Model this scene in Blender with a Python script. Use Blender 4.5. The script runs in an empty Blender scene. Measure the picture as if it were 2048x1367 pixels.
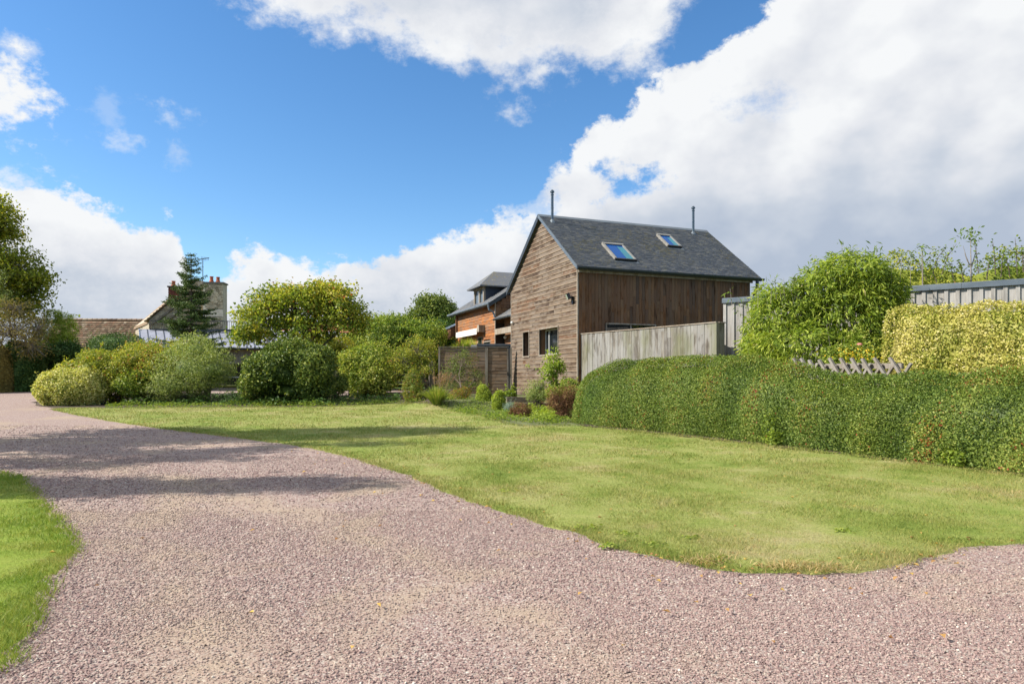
import bpy, math, random
import numpy as np
from mathutils import Vector, Matrix
from mathutils.geometry import delaunay_2d_cdt

SC = bpy.context.scene
COL = SC.collection
rng = np.random.default_rng(7)
random.seed(7)
PI = math.pi

# ------------------------------------------------------------------ camera
F, CX, HY, CH = 1362.0, 1024.0, 755.0, 1.5      # focal length, centre and horizon in photo pixels, eye height
cam = bpy.data.objects.new('camera', bpy.data.cameras.new('camera'))
COL.objects.link(cam)
cam.location = (0, 0, CH)
cam.rotation_euler = (PI/2, 0, 0)
cam.data.sensor_width = 36
cam.data.lens = F/2048*36
cam.data.shift_y = (HY-683.5)/2048
cam.data.clip_start = 0.1
cam.data.clip_end = 3000
SC.camera = cam

# ------------------------------------------------------------------ light
SUN_EL, SUN_AZ = math.radians(38), math.radians(-99)    # azimuth from +Y, clockwise: the sun stands at the left
SUN_DIR = Vector((math.sin(SUN_AZ)*math.cos(SUN_EL), math.cos(SUN_AZ)*math.cos(SUN_EL), math.sin(SUN_EL)))
sun = bpy.data.objects.new('sun', bpy.data.lights.new('sun', 'SUN'))
COL.objects.link(sun)
sun.data.energy = 4.7
sun.data.angle = math.radians(0.53)
sun.data.color = (1.0, 0.93, 0.83)
sun.rotation_euler = SUN_DIR.to_track_quat('Z', 'Y').to_euler()
sun.location = (-20, 0, 30)

SC.view_settings.view_transform = 'Standard'
SC.view_settings.look = 'None'
SC.view_settings.gamma = 1
SC.view_settings.exposure = 0.68
SC.view_settings.use_curve_mapping = False

SKY_STRENGTH = 0.105
CLOUD_GAIN = 1.0
world = bpy.data.worlds.new('World')
SC.world = world
world.use_nodes = True

def build_sky():
    nt = world.node_tree
    N, L = nt.nodes, nt.links
    N.clear()
    def node(t, **kw):
        n = N.new(t)
        for k, v in kw.items(): setattr(n, k, v)
        return n
    def plug(sock, v):
        if hasattr(v, 'is_output'): L.new(v, sock)
        else: sock.default_value = v
    def m(op, a, b=None, c=None, clamp=False):
        n = node('ShaderNodeMath', operation=op, use_clamp=clamp)
        plug(n.inputs[0], a)
        if b is not None: plug(n.inputs[1], b)
        if c is not None: plug(n.inputs[2], c)
        return n.outputs[0]
    def smooth(v, a, b, lo=0.0, hi=1.0):
        n = node('ShaderNodeMapRange', interpolation_type='SMOOTHSTEP')
        plug(n.inputs[0], v); plug(n.inputs[1], a); plug(n.inputs[2], b); plug(n.inputs[3], lo); plug(n.inputs[4], hi)
        return n.outputs[0]
    def mixc(f, a, b):
        n = node('ShaderNodeMix', data_type='RGBA')
        plug(n.inputs[0], f); plug(n.inputs[6], a); plug(n.inputs[7], b)
        return n.outputs[2]
    tc = node('ShaderNodeTexCoord')
    d = tc.outputs['Generated']
    sep = node('ShaderNodeSeparateXYZ'); L.new(d, sep.inputs[0])
    x, y, z = sep.outputs
    az = m('ARCTAN2', x, y)
    el = m('DIVIDE', z, m('SQRT', m('ADD', m('MULTIPLY', x, x), m('MULTIPLY', y, y))))   # tangent of the elevation
    A01 = m('MULTIPLY_ADD', az, 1/math.radians(120), 0.5, clamp=True)
    def curve(pts):
        n = node('ShaderNodeFloatCurve')
        c = n.mapping.curves[0]
        P_ = []
        for px, py in pts:
            u = (px-CX)/F
            P_.append(((math.atan(u)/math.radians(120)+0.5), ((HY-py)/F/math.sqrt(1+u*u)+0.4)/1.4))
        while len(c.points) < len(P_): c.points.new(0.5, 0.5)
        for p, q in zip(c.points, P_):
            p.location = (q[0], min(max(q[1], 0), 1)); p.handle_type = 'AUTO_CLAMPED'
        n.mapping.update()
        L.new(A01, n.inputs[1])
        return m('MULTIPLY_ADD', n.outputs[0], 1.4, -0.4)
    low = curve([(-1200, 330), (-200, 350), (0, 388), (60, 385), (130, 402), (240, 428), (330, 440), (365, 480), (385, 570), (430, 570), (470, 530), (560, 502), (660, 505),
                 (750, 492), (850, 475), (930, 452), (1000, 440), (1055, 420), (1075, 370), (1130, 310), (1175, 250), (1230, 225), (1290, 190), (1370, 130), (1440, 105),
                 (1500, 40), (1560, -60), (1700, -180), (2048, -250), (2400, -100), (3300, 330)])
    top = curve([(-1200, -500), (-200, -400), (200, -180), (380, -40), (430, 0), (520, 45), (620, 68), (740, 84), (850, 110), (920, 150), (1000, 175), (1090, 190), (1160, 168),
                 (1210, 140), (1290, 130), (1350, 90), (1410, 20), (1450, -60), (1560, -200), (2048, -350), (3300, -500)])
    vec = node('ShaderNodeVectorMath', operation='MULTIPLY'); L.new(d, vec.inputs[0]); vec.inputs[1].default_value = (1, 1, 1.35)
    def noise(scale, detail, rough, off=(0, 0, 0), dist=0.0):
        a = node('ShaderNodeVectorMath', operation='ADD'); L.new(vec.outputs[0], a.inputs[0]); a.inputs[1].default_value = off
        n = node('ShaderNodeTexNoise'); L.new(a.outputs[0], n.inputs['Vector'])
        n.inputs['Scale'].default_value = scale; n.inputs['Detail'].default_value = detail
        n.inputs['Roughness'].default_value = rough; n.inputs['Distortion'].default_value = dist
        return m('SUBTRACT', n.outputs[0], 0.5)
    n1 = noise(9, 9, 0.60)
    n1s = noise(9, 4, 0.5, off=(0.03, 0.0, -0.035)); n1l = noise(9, 4, 0.5)      # the same field a step away from the sun: gives the relief
    nb = noise(2.6, 3, 0.45, off=(4, 1, 2), dist=0.6)
    nf = noise(26, 7, 0.65, off=(1, 7, 3))
    rel = m('SUBTRACT', n1l, n1s)
    dl = m('ADD', m('SUBTRACT', low, el), m('MULTIPLY_ADD', n1, 0.17, m('MULTIPLY', nf, 0.09)))
    # softer, more broken edge for the upper bank
    dt = m('ADD', m('SUBTRACT', el, top), m('MULTIPLY_ADD', n1, 0.22, m('MULTIPLY', nf, 0.12)))
    ml = smooth(dl, -0.002, 0.020)
    mt = smooth(dt, -0.012, 0.055)
    # gaps and loose puffs
    def blob(px, py, rx, ry):
        u = (px-CX)/F; a0 = math.atan(u); e0 = (HY-py)/F/math.sqrt(1+u*u)
        k = 1/math.sqrt(1+u*u)
        a = m('MULTIPLY', m('SUBTRACT', az, a0), F/rx/k/k); e = m('MULTIPLY', m('SUBTRACT', el, e0), F/ry/k)
        return m('SUBTRACT', 1.0, m('SQRT', m('ADD', m('MULTIPLY', a, a), m('MULTIPLY', e, e))))
    def puff(px, py, rx, ry, amt, k=2.6, wide=1.1):
        v = m('ADD', blob(px, py, rx, ry), m('MULTIPLY_ADD', n1, k, m('MULTIPLY', nf, 4.2)))
        return m('MULTIPLY', smooth(v, 0.0, wide), amt)
    mp = puff(40, 195, 120, 100, 1.0)
    for a in ((225, 295, 100, 50, 0.42), (215, 225, 50, 70, 0.2), (335, 235, 50, 30, 0.4), (345, 308, 40, 40, 0.3), (40, 100, 50, 30, 0.5), (30, 365, 50, 40, 0.7)):
        mp = m('MAXIMUM', mp, puff(*a))
    gap = m('MAXIMUM', puff(1262, 362, 95, 42, 1.0, 2.0), puff(1070, 405, 60, 70, 0.6, 2.0))
    gap = m('MAXIMUM', gap, puff(1515, 205, 75, 50, 0.75, 2.6, 2.0))
    ml = m('MULTIPLY', ml, m('SUBTRACT', 1.0, gap))
    mask = m('MAXIMUM', m('MAXIMUM', ml, mt), mp)
    # cloud brightness: thick, low parts are greyer, edges and sunward folds are white
    thick_l = smooth(m('ADD', dl, m('MULTIPLY', nb, 0.16)), 0.015, 0.22)
    lowness = smooth(m('ADD', el, m('MULTIPLY', nb, 0.10)), 0.31, 0.15)
    east = smooth(az, -0.05, 0.5)
    g_l = m('MULTIPLY', thick_l, m('MULTIPLY_ADD', lowness, 0.78, 0.26))
    near_h = smooth(el, 0.10, 0.03)
    g_l = m('MULTIPLY', g_l, m('SUBTRACT', 1.0, m('MULTIPLY', near_h, 0.25)))
    g_t = m('MULTIPLY', smooth(m('ADD', dt, m('MULTIPLY', nb, 0.2)), 0.02, 0.16), 0.45)
    g = m('ADD', m('MAXIMUM', m('MULTIPLY', g_l, ml), m('MULTIPLY', g_t, mt)), m('MULTIPLY', rel, -1.3))
    g = m('ADD', g, m('MULTIPLY', nb, 0.28), clamp=True)
    ramp = node('ShaderNodeValToRGB')
    L.new(g, ramp.inputs[0])
    cr = ramp.color_ramp
    cr.elements[0].position = 0.0; cr.elements[0].color = (0.58, 0.59, 0.60, 1)
    cr.elements[1].position = 1.0; cr.elements[1].color = (0.29, 0.335, 0.41, 1)
    e = cr.elements.new(0.30); e.color = (0.49, 0.505, 0.535, 1)
    e = cr.elements.new(0.62); e.color = (0.375, 0.41, 0.465, 1)
    sky = node('ShaderNodeTexSky', sky_type='NISHITA', sun_disc=False)
    sky.sun_elevation = SUN_EL; sky.sun_rotation = SUN_AZ
    sky.altitude = 60; sky.air_density = 1.0; sky.dust_density = 0.3; sky.ozone_density = 3.0
    hs = node('ShaderNodeHueSaturation'); L.new(sky.outputs[0], hs.inputs['Color']); hs.inputs['Saturation'].default_value = 1.22; hs.inputs['Value'].default_value = 1.14
    b1 = node('ShaderNodeBackground'); L.new(hs.outputs[0], b1.inputs[0]); b1.inputs[1].default_value = SKY_STRENGTH
    b2 = node('ShaderNodeBackground'); L.new(ramp.outputs[0], b2.inputs[0]); b2.inputs[1].default_value = CLOUD_GAIN
    mx = node('ShaderNodeMixShader')
    above = smooth(el, -0.02, 0.0)
    L.new(m('MULTIPLY', mask, above), mx.inputs[0]); L.new(b1.outputs[0], mx.inputs[1]); L.new(b2.outputs[0], mx.inputs[2])
    out = node('ShaderNodeOutputWorld'); L.new(mx.outputs[0], out.inputs[0])
build_sky()
SC.cycles.max_bounces = 8
SC.cycles.diffuse_bounces = 3
SC.cycles.transparent_max_bounces = 8
SC.cycles.use_adaptive_sampling = True
SC.cycles.adaptive_threshold = 0.015

# ------------------------------------------------------------------ places
def sstep(v, a, b):
    t = np.clip((np.asarray(v, float)-a)/(b-a), 0, 1)
    return t*t*(3-2*t)

def Z(x, y):
    """height of the land: level at the camera, rising gently to the back, a step up to the barn"""
    x = np.asarray(x, float); y = np.asarray(y, float)
    s = np.logaddexp(0, (np.minimum(y, 62)-6)/1.2)*1.2
    z = 0.02*s
    z = z + 0.27*sstep(y, 23.9, 25.1)*sstep(x, -4.6, -2.6)*(1-sstep(x, 14, 20))*(1-sstep(y, 60, 75))
    return z

def P(px, py, d):
    return Vector(((px-CX)/F*d, d, CH-(py-HY)/F*d))

def G(px, py):
    """where the sight line through a photo pixel meets the land"""
    lo = 1.5
    def f(d):
        p = P(px, py, d); return p.z-float(Z(p.x, p.y))
    d = lo
    while d < 160:
        if f(d) < 0: break
        d *= 1.02
    a, b = d/1.02, d
    for _ in range(30):
        c = (a+b)/2
        if f(c) > 0: a = c
        else: b = c
    p = P(px, py, b)
    return Vector((p.x, p.y, float(Z(p.x, p.y))))

def on(x, y, dz=0.0):
    return Vector((x, y, float(Z(x, y))+dz))

def hit(px, py, p0, n):
    o = Vector((0, 0, CH)); r = P(px, py, 1.0)-o
    return o+r*((Vector(p0)-o).dot(n)/r.dot(n))

# ------------------------------------------------------------------ objects
def tag(o, label=None, cat=None, group=None, kind=None):
    if label: o['label'] = label
    if cat: o['category'] = cat
    if group: o['group'] = group
    if kind: o['kind'] = kind
    return o

def thing(name, label, cat, loc=(0, 0, 0), rz=0.0, group=None):
    o = bpy.data.objects.new(name, None)
    o.empty_display_size = 0.3
    COL.objects.link(o); o.location = loc; o.rotation_euler = (0, 0, rz)
    return tag(o, label, cat, group)

def obj(name, me, mat, parent=None, label=None, kind=None):
    o = bpy.data.objects.new(name, me)
    COL.objects.link(o)
    if mat is not None and not me.materials:
        me.materials.append(mat)
    if parent is not None: o.parent = parent
    if label: o['label'] = label
    if kind: o['kind'] = kind
    return o

class MB:
    """collects simple solids into one mesh"""
    def __init__(s): s.v = []; s.f = []; s.r = []
    def add(s, vs, fs, r=0.5):
        n = len(s.v); s.v += [tuple(v) for v in vs]; s.r += [r]*len(vs)
        s.f += [tuple(n+i for i in f) for f in fs]
        return s
    def hexa(s, p, r=0.5):      # p: 4 bottom corners ccw, then 4 top
        return s.add(p, [(3, 2, 1, 0), (4, 5, 6, 7), (0, 1, 5, 4), (1, 2, 6, 5), (2, 3, 7, 6), (3, 0, 4, 7)], r)
    def box(s, a, b, r=0.5):
        (x0, y0, z0), (x1, y1, z1) = a, b
        x0, x1 = sorted((x0, x1)); y0, y1 = sorted((y0, y1)); z0, z1 = sorted((z0, z1))
        return s.hexa([(x0, y0, z0), (x1, y0, z0), (x1, y1, z0), (x0, y1, z0), (x0, y0, z1), (x1, y0, z1), (x1, y1, z1), (x0, y1, z1)], r)
    def prism(s, pts, ext, r=0.5):   # polygon pts extruded along ext
        n = len(pts); e = Vector(ext); a = [Vector(p) for p in pts]; b = [p+e for p in a]
        return s.add(a+b, [tuple(range(n-1, -1, -1)), tuple(range(n, 2*n))]+[(i, (i+1) % n, n+(i+1) % n, n+i) for i in range(n)], r)
    def bar(s, p, q, w, h, up=(0, 0, 1), r=0.5):
        p, q = Vector(p), Vector(q); d = (q-p).normalized(); u = Vector(up)
        sd = d.cross(u).normalized(); u = sd.cross(d).normalized()
        c = [(-w/2, -h/2), (w/2, -h/2), (w/2, h/2), (-w/2, h/2)]
        return s.hexa([p+sd*a+u*b for a, b in c]+[q+sd*a+u*b for a, b in c], r)
    def tube(s, pts, rad, n=6, r=0.5, caps=True):
        pts = [Vector(p) for p in pts]
        if not hasattr(rad, '__len__'): rad = [rad]*len(pts)
        V = []
        for i, p in enumerate(pts):
            d = (pts[min(i+1, len(pts)-1)]-pts[max(i-1, 0)]).normalized()
            u = d.cross(Vector((0.31, 0.17, 0.93)))
            if u.length < 1e-3: u = d.cross(Vector((1, 0, 0)))
            u.normalize(); w = d.cross(u)
            V += [p+(u*math.cos(2*PI*k/n)+w*math.sin(2*PI*k/n))*rad[i] for k in range(n)]
        fs = [(i*n+k, i*n+(k+1) % n, (i+1)*n+(k+1) % n, (i+1)*n+k) for i in range(len(pts)-1) for k in range(n)]
        if caps: fs += [tuple(range(n-1, -1, -1)), tuple((len(pts)-1)*n+k for k in range(n))]
        return s.add(V, fs, r)
    def lathe(s, c, prof, n=12, r=0.5):
        c = Vector(c); V = []
        for rad, z in prof: V += [c+Vector((rad*math.cos(2*PI*k/n), rad*math.sin(2*PI*k/n), z)) for k in range(n)]
        fs = [(i*n+k, i*n+(k+1) % n, (i+1)*n+(k+1) % n, (i+1)*n+k) for i in range(len(prof)-1) for k in range(n)]
        fs += [tuple(range(n-1, -1, -1)), tuple((len(prof)-1)*n+k for k in range(n))]
        return s.add(V, fs, r)
    def mesh(s, name, smooth=False):
        me = bpy.data.meshes.new(name)
        me.from_pydata(s.v, [], s.f)
        a = me.attributes.new('rnd', 'FLOAT', 'POINT'); a.data.foreach_set('value', np.array(s.r, np.float32))
        if smooth: me.polygons.foreach_set('use_smooth', [True]*len(me.polygons))
        me.update()
        return me
    def build(s, name, mat, parent=None, smooth=False, **kw):
        return obj(name, s.mesh(name, smooth), mat, parent, **kw)

def np_mesh(name, V, Fc, rnd=None, smooth=False):
    """big meshes of equal faces straight from arrays"""
    V = np.ascontiguousarray(V, np.float32); Fc = np.ascontiguousarray(Fc, np.int32)
    n, (m_, k) = len(V), Fc.shape
    me = bpy.data.meshes.new(name)
    me.vertices.add(n); me.vertices.foreach_set('co', V.ravel())
    me.loops.add(m_*k); me.loops.foreach_set('vertex_index', Fc.ravel())
    me.polygons.add(m_); me.polygons.foreach_set('loop_start', np.arange(0, m_*k, k, dtype=np.int32))
    if smooth: me.polygons.foreach_set('use_smooth', np.ones(m_, bool))
    if rnd is not None:
        a = me.attributes.new('rnd', 'FLOAT', 'POINT'); a.data.foreach_set('value', np.ascontiguousarray(rnd, np.float32))
    me.update(calc_edges=True)
    return me

# ------------------------------------------------------------------ materials
class MT:
    def __init__(s, name):
        s.m = bpy.data.materials.new(name); s.m.use_nodes = True
        s.nt = s.m.node_tree; s.N = s.nt.nodes; s.L = s.nt.links
        s.b = s.N['Principled BSDF']; s.out = s.N['Material Output']
    def n(s, t, **kw):
        x = s.N.new(t)
        for k, v in kw.items(): setattr(x, k, v)
        return x
    def plug(s, sock, v):
        if hasattr(v, 'is_output'): s.L.new(v, sock)
        else: sock.default_value = v
    def math(s, op, a, b=None, c=None, clamp=False):
        x = s.n('ShaderNodeMath', operation=op, use_clamp=clamp); s.plug(x.inputs[0], a)
        if b is not None: s.plug(x.inputs[1], b)
        if c is not None: s.plug(x.inputs[2], c)
        return x.outputs[0]
    def coord(s, kind='Object', scale=(1, 1, 1), off=None):
        if kind == 'World': v = s.n('ShaderNodeNewGeometry').outputs['Position']
        else: v = s.n('ShaderNodeTexCoord').outputs[kind]
        mp = s.n('ShaderNodeMapping'); s.L.new(v, mp.inputs[0]); mp.inputs['Scale'].default_value = scale
        if off is not None: s.plug(mp.inputs['Location'], off)
        return mp.outputs[0]
    def noise(s, vec, scale, detail=4, rough=0.55, dist=0.0):
        x = s.n('ShaderNodeTexNoise'); s.L.new(vec, x.inputs['Vector']); x.inputs['Scale'].default_value = scale
        x.inputs['Detail'].default_value = detail; x.inputs['Roughness'].default_value = rough; x.inputs['Distortion'].default_value = dist
        return x.outputs[0]
    def voro(s, vec, scale, feature='F1', out=0, rnd=1.0):
        x = s.n('ShaderNodeTexVoronoi', feature=feature); s.L.new(vec, x.inputs['Vector']); x.inputs['Scale'].default_value = scale
        x.inputs['Randomness'].default_value = rnd
        return x.outputs[out]
    def ramp(s, f, stops, interp='LINEAR'):
        x = s.n('ShaderNodeValToRGB'); s.L.new(f, x.inputs[0]); cr = x.color_ramp; cr.interpolation = interp
        while len(cr.elements) < len(stops): cr.elements.new(0.5)
        for e, (p, c) in zip(cr.elements, stops):
            e.position = p; e.color = (c[0], c[1], c[2], 1) if hasattr(c, '__len__') else (c, c, c, 1)
        return x.outputs[0]
    def mix(s, f, a, b, mode='MIX'):
        x = s.n('ShaderNodeMix', data_type='RGBA', blend_type=mode)
        s.plug(x.inputs[0], f)
        for i, v in ((6, a), (7, b)):
            if hasattr(v, 'is_output'): s.L.new(v, x.inputs[i])
            else: x.inputs[i].default_value = (v[0], v[1], v[2], 1)
        return x.outputs[2]
    def attr(s, name='rnd'):
        return s.n('ShaderNodeAttribute', attribute_name=name).outputs['Fac']
    def objrnd(s): return s.n('ShaderNodeObjectInfo').outputs['Random']
    def set(s, **kw):
        for k, v in kw.items():
            k = {'col': 'Base Color', 'rough': 'Roughness', 'metal': 'Metallic', 'spec': 'Specular IOR Level', 'normal': 'Normal'}.get(k, k)
            if k == 'Base Color' and not hasattr(v, 'is_output'): v = (v[0], v[1], v[2], 1)
            s.plug(s.b.inputs[k], v)
        return s
    def bump(s, h, strength=0.5, dist=0.02):
        x = s.n('ShaderNodeBump'); s.L.new(h, x.inputs['Height']); x.inputs['Strength'].default_value = strength; x.inputs['Distance'].default_value = dist
        s.L.new(x.outputs[0], s.b.inputs['Normal']); return s

def leafmat(name, stops, trans=0.35, rough=0.5, spec=0.2, patch=0.35, pscale=1.3, tint=(1.25, 1.1, 0.6)):
    t = MT(name)
    c = t.ramp(t.attr(), [(p, tuple(min(0.8, 1.16*v) for v in q)) for p, q in stops])
    nz = t.noise(t.coord('World'), pscale, 3)
    f = t.ramp(nz, [(0.35, 0.0), (0.68, 1.0)])
    c2 = t.mix(1.0, c, tint, 'MULTIPLY')
    c = t.mix(t.math('MULTIPLY', f, patch), c, c2)
    t.set(col=c, rough=max(0.5, rough), spec=min(spec, 0.22))
    tr = t.n('ShaderNodeBsdfTranslucent')
    tc_ = t.mix(1.0, c, (1.25, 1.3, 0.55), 'MULTIPLY')
    t.L.new(tc_, tr.inputs[0])
    mx = t.n('ShaderNodeMixShader'); mx.inputs[0].default_value = trans
    t.L.new(t.b.outputs[0], mx.inputs[1]); t.L.new(tr.outputs[0], mx.inputs[2]); t.L.new(mx.outputs[0], t.out.inputs[0])
    return t.m

def woodmat(name, tones, axis, grey=0.4, greycol=(0.2, 0.18, 0.16), dark=0.5, edgecol=None, rough=0.8, stain=1.0, green=0.0, kind='Object'):
    """board timber: one tone per board, grain along the axis, grey weathering and dark stains of their own shape"""
    t = MT(name)
    r = t.objrnd()
    tone = t.ramp(r, [(i/max(1, len(tones)-1), c) for i, c in enumerate(tones)])
    off = t.n('ShaderNodeCombineXYZ'); t.L.new(t.math('MULTIPLY', r, 37.0), off.inputs[axis])
    sc = [30, 30, 30]; sc[axis] = 1.4
    gr = t.noise(t.coord(kind, tuple(sc), off.outputs[0]), 1.0, 5, 0.6, 0.3)
    sc2 = [5, 5, 5]; sc2[axis] = 1.5
    st = t.noise(t.coord(kind, tuple(sc2), off.outputs[0]), 1.0, 3, 0.6)
    big = t.noise(t.coord(kind, (0.55, 0.55, 0.55)), 1.0, 3)
    c = t.mix(1.0, tone, t.ramp(gr, [(0.25, 0.62), (0.5, 0.95), (0.75, 1.3)]), 'MULTIPLY')
    c = t.mix(t.math('MULTIPLY', t.ramp(t.math('ADD', st, t.math('MULTIPLY_ADD', big, 0.7, -0.35)), [(0.43, 0.0), (0.57, 1.0)]), grey), c, greycol)
    c = t.mix(t.math('MULTIPLY', t.ramp(st, [(0.30, 1.0), (0.46, 0.0)]), dark), c, t.mix(1.0, c, (0.34, 0.3, 0.28), 'MULTIPLY'))
    if green: c = t.mix(t.math('MULTIPLY', t.ramp(t.noise(t.coord(kind, (1.3, 1.3, 0.5)), 1.0, 3), [(0.48, 0.0), (0.66, 1.0)]), green), c, (0.16, 0.17, 0.075))
    if edgecol: c = t.mix(t.math('MULTIPLY', t.attr('edge'), t.ramp(gr, [(0.3, 0.25), (0.6, 1.0)])), c, edgecol)  # lower lip lightened in the colour, for wear and for sun caught there
    t.set(col=c, rough=rough, spec=0.25)
    t.bump(gr, 0.35, 0.006)
    return t.m

def plain(name, col, rough=0.6, metal=0.0, var=0.25, scale=3.0, spec=0.4, bump=0.0):
    t = MT(name)
    nz = t.noise(t.coord('World'), scale, 5, 0.6)
    c = t.mix(1.0, col, t.ramp(nz, [(0.3, 1-var), (0.7, 1+var)]), 'MULTIPLY')
    t.set(col=c, metal=metal, spec=spec)
    t.set(rough=t.ramp(nz, [(0.3, max(0.02, rough-0.1)), (0.7, min(1, rough+0.1))]))
    if bump: t.bump(t.noise(t.coord('World'), scale*12, 4), bump, 0.01)
    return t.m

# ------------------------------------------------------------------ land
def inside(poly, X, Y):
    poly = np.asarray(poly); r = np.zeros(len(X), bool); n = len(poly)
    for i in range(n):
        x0, y0 = poly[i]; x1, y1 = poly[(i+1) % n]
        if y0 == y1: continue
        c = ((y0 > Y) != (y1 > Y)) & (X < (x1-x0)*(Y-y0)/(y1-y0)+x0)
        r ^= c
    return r

def roughen(poly, step=0.12, amp=0.03, closed=True):
    out = []; n = len(poly)
    r = random.Random(3)
    for i in range(n if closed else n-1):
        a, b = Vector(poly[i]).to_2d(), Vector(poly[(i+1) % n]).to_2d()
        st = step*max(1.0, min(6, a.y/8))
        k = max(1, int((b-a).length/st))
        for j in range(k):
            p = a.lerp(b, j/k); out.append((p.x+r.uniform(-amp, amp), p.y+r.uniform(-amp, amp)))
    return out

def smooth_line(pts, it=2):
    pts = [Vector(p).to_2d() for p in pts]
    for _ in range(it):
        q = [pts[0]]
        for a, b in zip(pts, pts[1:]): q += [a.lerp(b, 0.25), a.lerp(b, 0.75)]
        q.append(pts[-1]); pts = q
    return [(p.x, p.y) for p in pts]

def sheet(name, poly, dz, step, mat, lip=0.0, kind='structure'):
    P2 = np.array(poly)
    x0, y0 = P2.min(0); x1, y1 = P2.max(0)
    gx, gy = np.meshgrid(np.arange(x0+step/2, x1, step), np.arange(y0+step/2, y1, step))
    gx, gy = gx.ravel(), gy.ravel()
    k = inside(poly, gx, gy)
    pts = [Vector(p) for p in poly]+[Vector((a, b)) for a, b in zip(gx[k], gy[k])]
    n = len(poly)
    vs, es, fs, *_ = delaunay_2d_cdt(pts, [(i, (i+1) % n) for i in range(n)], [], 1, 1e-4)
    V = np.array([(v.x, v.y, 0) for v in vs]); V[:, 2] = Z(V[:, 0], V[:, 1])+dz
    if lip:
        E = {}
        for f in fs:
            for a, b in zip(f, list(f[1:])+[f[0]]):
                key = (min(a, b), max(a, b)); E[key] = E.get(key, 0)+1
        rim = {i for e_, c in E.items() if c == 1 for i in e_}
        for i in rim: V[i, 2] -= lip
    me = bpy.data.meshes.new(name); me.from_pydata([tuple(v) for v in V], [], [tuple(f) for f in fs]); me.update()
    me.polygons.foreach_set('use_smooth', [True]*len(me.polygons))
    return obj(name, me, mat, kind=kind)

# materials of the land
LAWN_TONES = [(0.33, (0.142, 0.215, 0.040)), (0.42, (0.232, 0.288, 0.066)), (0.53, (0.308, 0.328, 0.105)), (0.65, (0.405, 0.36, 0.18))]
VERGE_TONES = [(0.33, (0.135, 0.235, 0.028)), (0.43, (0.21, 0.305, 0.042)), (0.53, (0.275, 0.335, 0.062)), (0.64, (0.36, 0.365, 0.12))]
def grass_colour(t, tones=LAWN_TONES):
    """dry and green patches, shared by the lawn sheet and its blades"""
    w = t.coord('World')
    a = t.noise(w, 0.55, 4, 0.6, 0.6)
    b = t.noise(w, 2.6, 4, 0.65)
    c = t.noise(t.coord('World', (0.5, 1.0, 1.0)), 0.22, 3)
    f = t.math('ADD', t.math('MULTIPLY', a, 0.5), t.math('ADD', t.math('MULTIPLY', b, 0.35), t.math('MULTIPLY', c, 0.15)))
    return t.ramp(f, tones)

def turf(name, tones):
    t = MT(name)
    base = grass_colour(t, tones)
    fine = t.noise(t.coord('World'), 45, 4, 0.7)
    base = t.mix(1.0, base, t.ramp(fine, [(0.3, 0.6), (0.6, 1.05)]), 'MULTIPLY')
    t.set(col=base, rough=0.9, spec=0.1).bump(fine, 0.6, 0.03)
    return t.m
M_TURF, M_TURF2 = turf('lawn_turf', LAWN_TONES), turf('verge_turf', VERGE_TONES)

def blade(name, tones):
    t = MT(name)
    base = grass_colour(t, tones)
    base = t.mix(1.0, base, t.ramp(t.attr(), [(0.0, (0.62, 0.72, 0.5)), (0.5, (1.0, 1.0, 0.9)), (0.82, (1.25, 1.12, 0.95)), (0.93, (1.7, 1.35, 1.6)), (1.0, (1.3, 0.85, 0.9))]), 'MULTIPLY')
    t.set(col=base, rough=0.55, spec=0.2)
    tr = t.n('ShaderNodeBsdfTranslucent'); t.L.new(base, tr.inputs[0])
    mx = t.n('ShaderNodeMixShader'); mx.inputs[0].default_value = 0.35
    t.L.new(t.b.outputs[0], mx.inputs[1]); t.L.new(tr.outputs[0], mx.inputs[2]); t.L.new(mx.outputs[0], t.out.inputs[0])
    return t.m
M_BLADE, M_BLADE2 = blade('grass_blade', LAWN_TONES), blade('verge_blade', VERGE_TONES)

GRAVEL = [(0.0, (0.165, 0.105, 0.096)), (0.18, (0.255, 0.172, 0.156)), (0.42, (0.318, 0.222, 0.201)), (0.62, (0.365, 0.277, 0.243)), (0.80, (0.415, 0.345, 0.288)), (0.92, (0.325, 0.275, 0.262)), (1.0, (0.60, 0.55, 0.47))]

def tracks(t, w):
    """two sandy worn lines that follow the bend of the drive"""
    sp = t.n('ShaderNodeSeparateXYZ'); t.L.new(w, sp.inputs[0])
    wob = t.math('MULTIPLY_ADD', t.noise(w, 0.8, 3), 0.9, -0.45)
    r = t.math('SQRT', t.math('ADD', t.math('POWER', t.math('SUBTRACT', sp.outputs[0], -19.0), 2.0), t.math('POWER', t.math('SUBTRACT', sp.outputs[1], -8.5), 2.0)))
    r = t.math('ADD', r, wob)
    out = None
    for c in (21.3, 23.0):
        k = t.math('SUBTRACT', 1.0, t.math('DIVIDE', t.math('ABSOLUTE', t.math('SUBTRACT', r, c)), 0.55), clamp=True)
        out = k if out is None else t.math('MAXIMUM', out, k)
    return t.math('MULTIPLY', out, t.ramp(t.noise(w, 0.9, 4, 0.6), [(0.40, 0.0), (0.6, 0.8)]))

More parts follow.
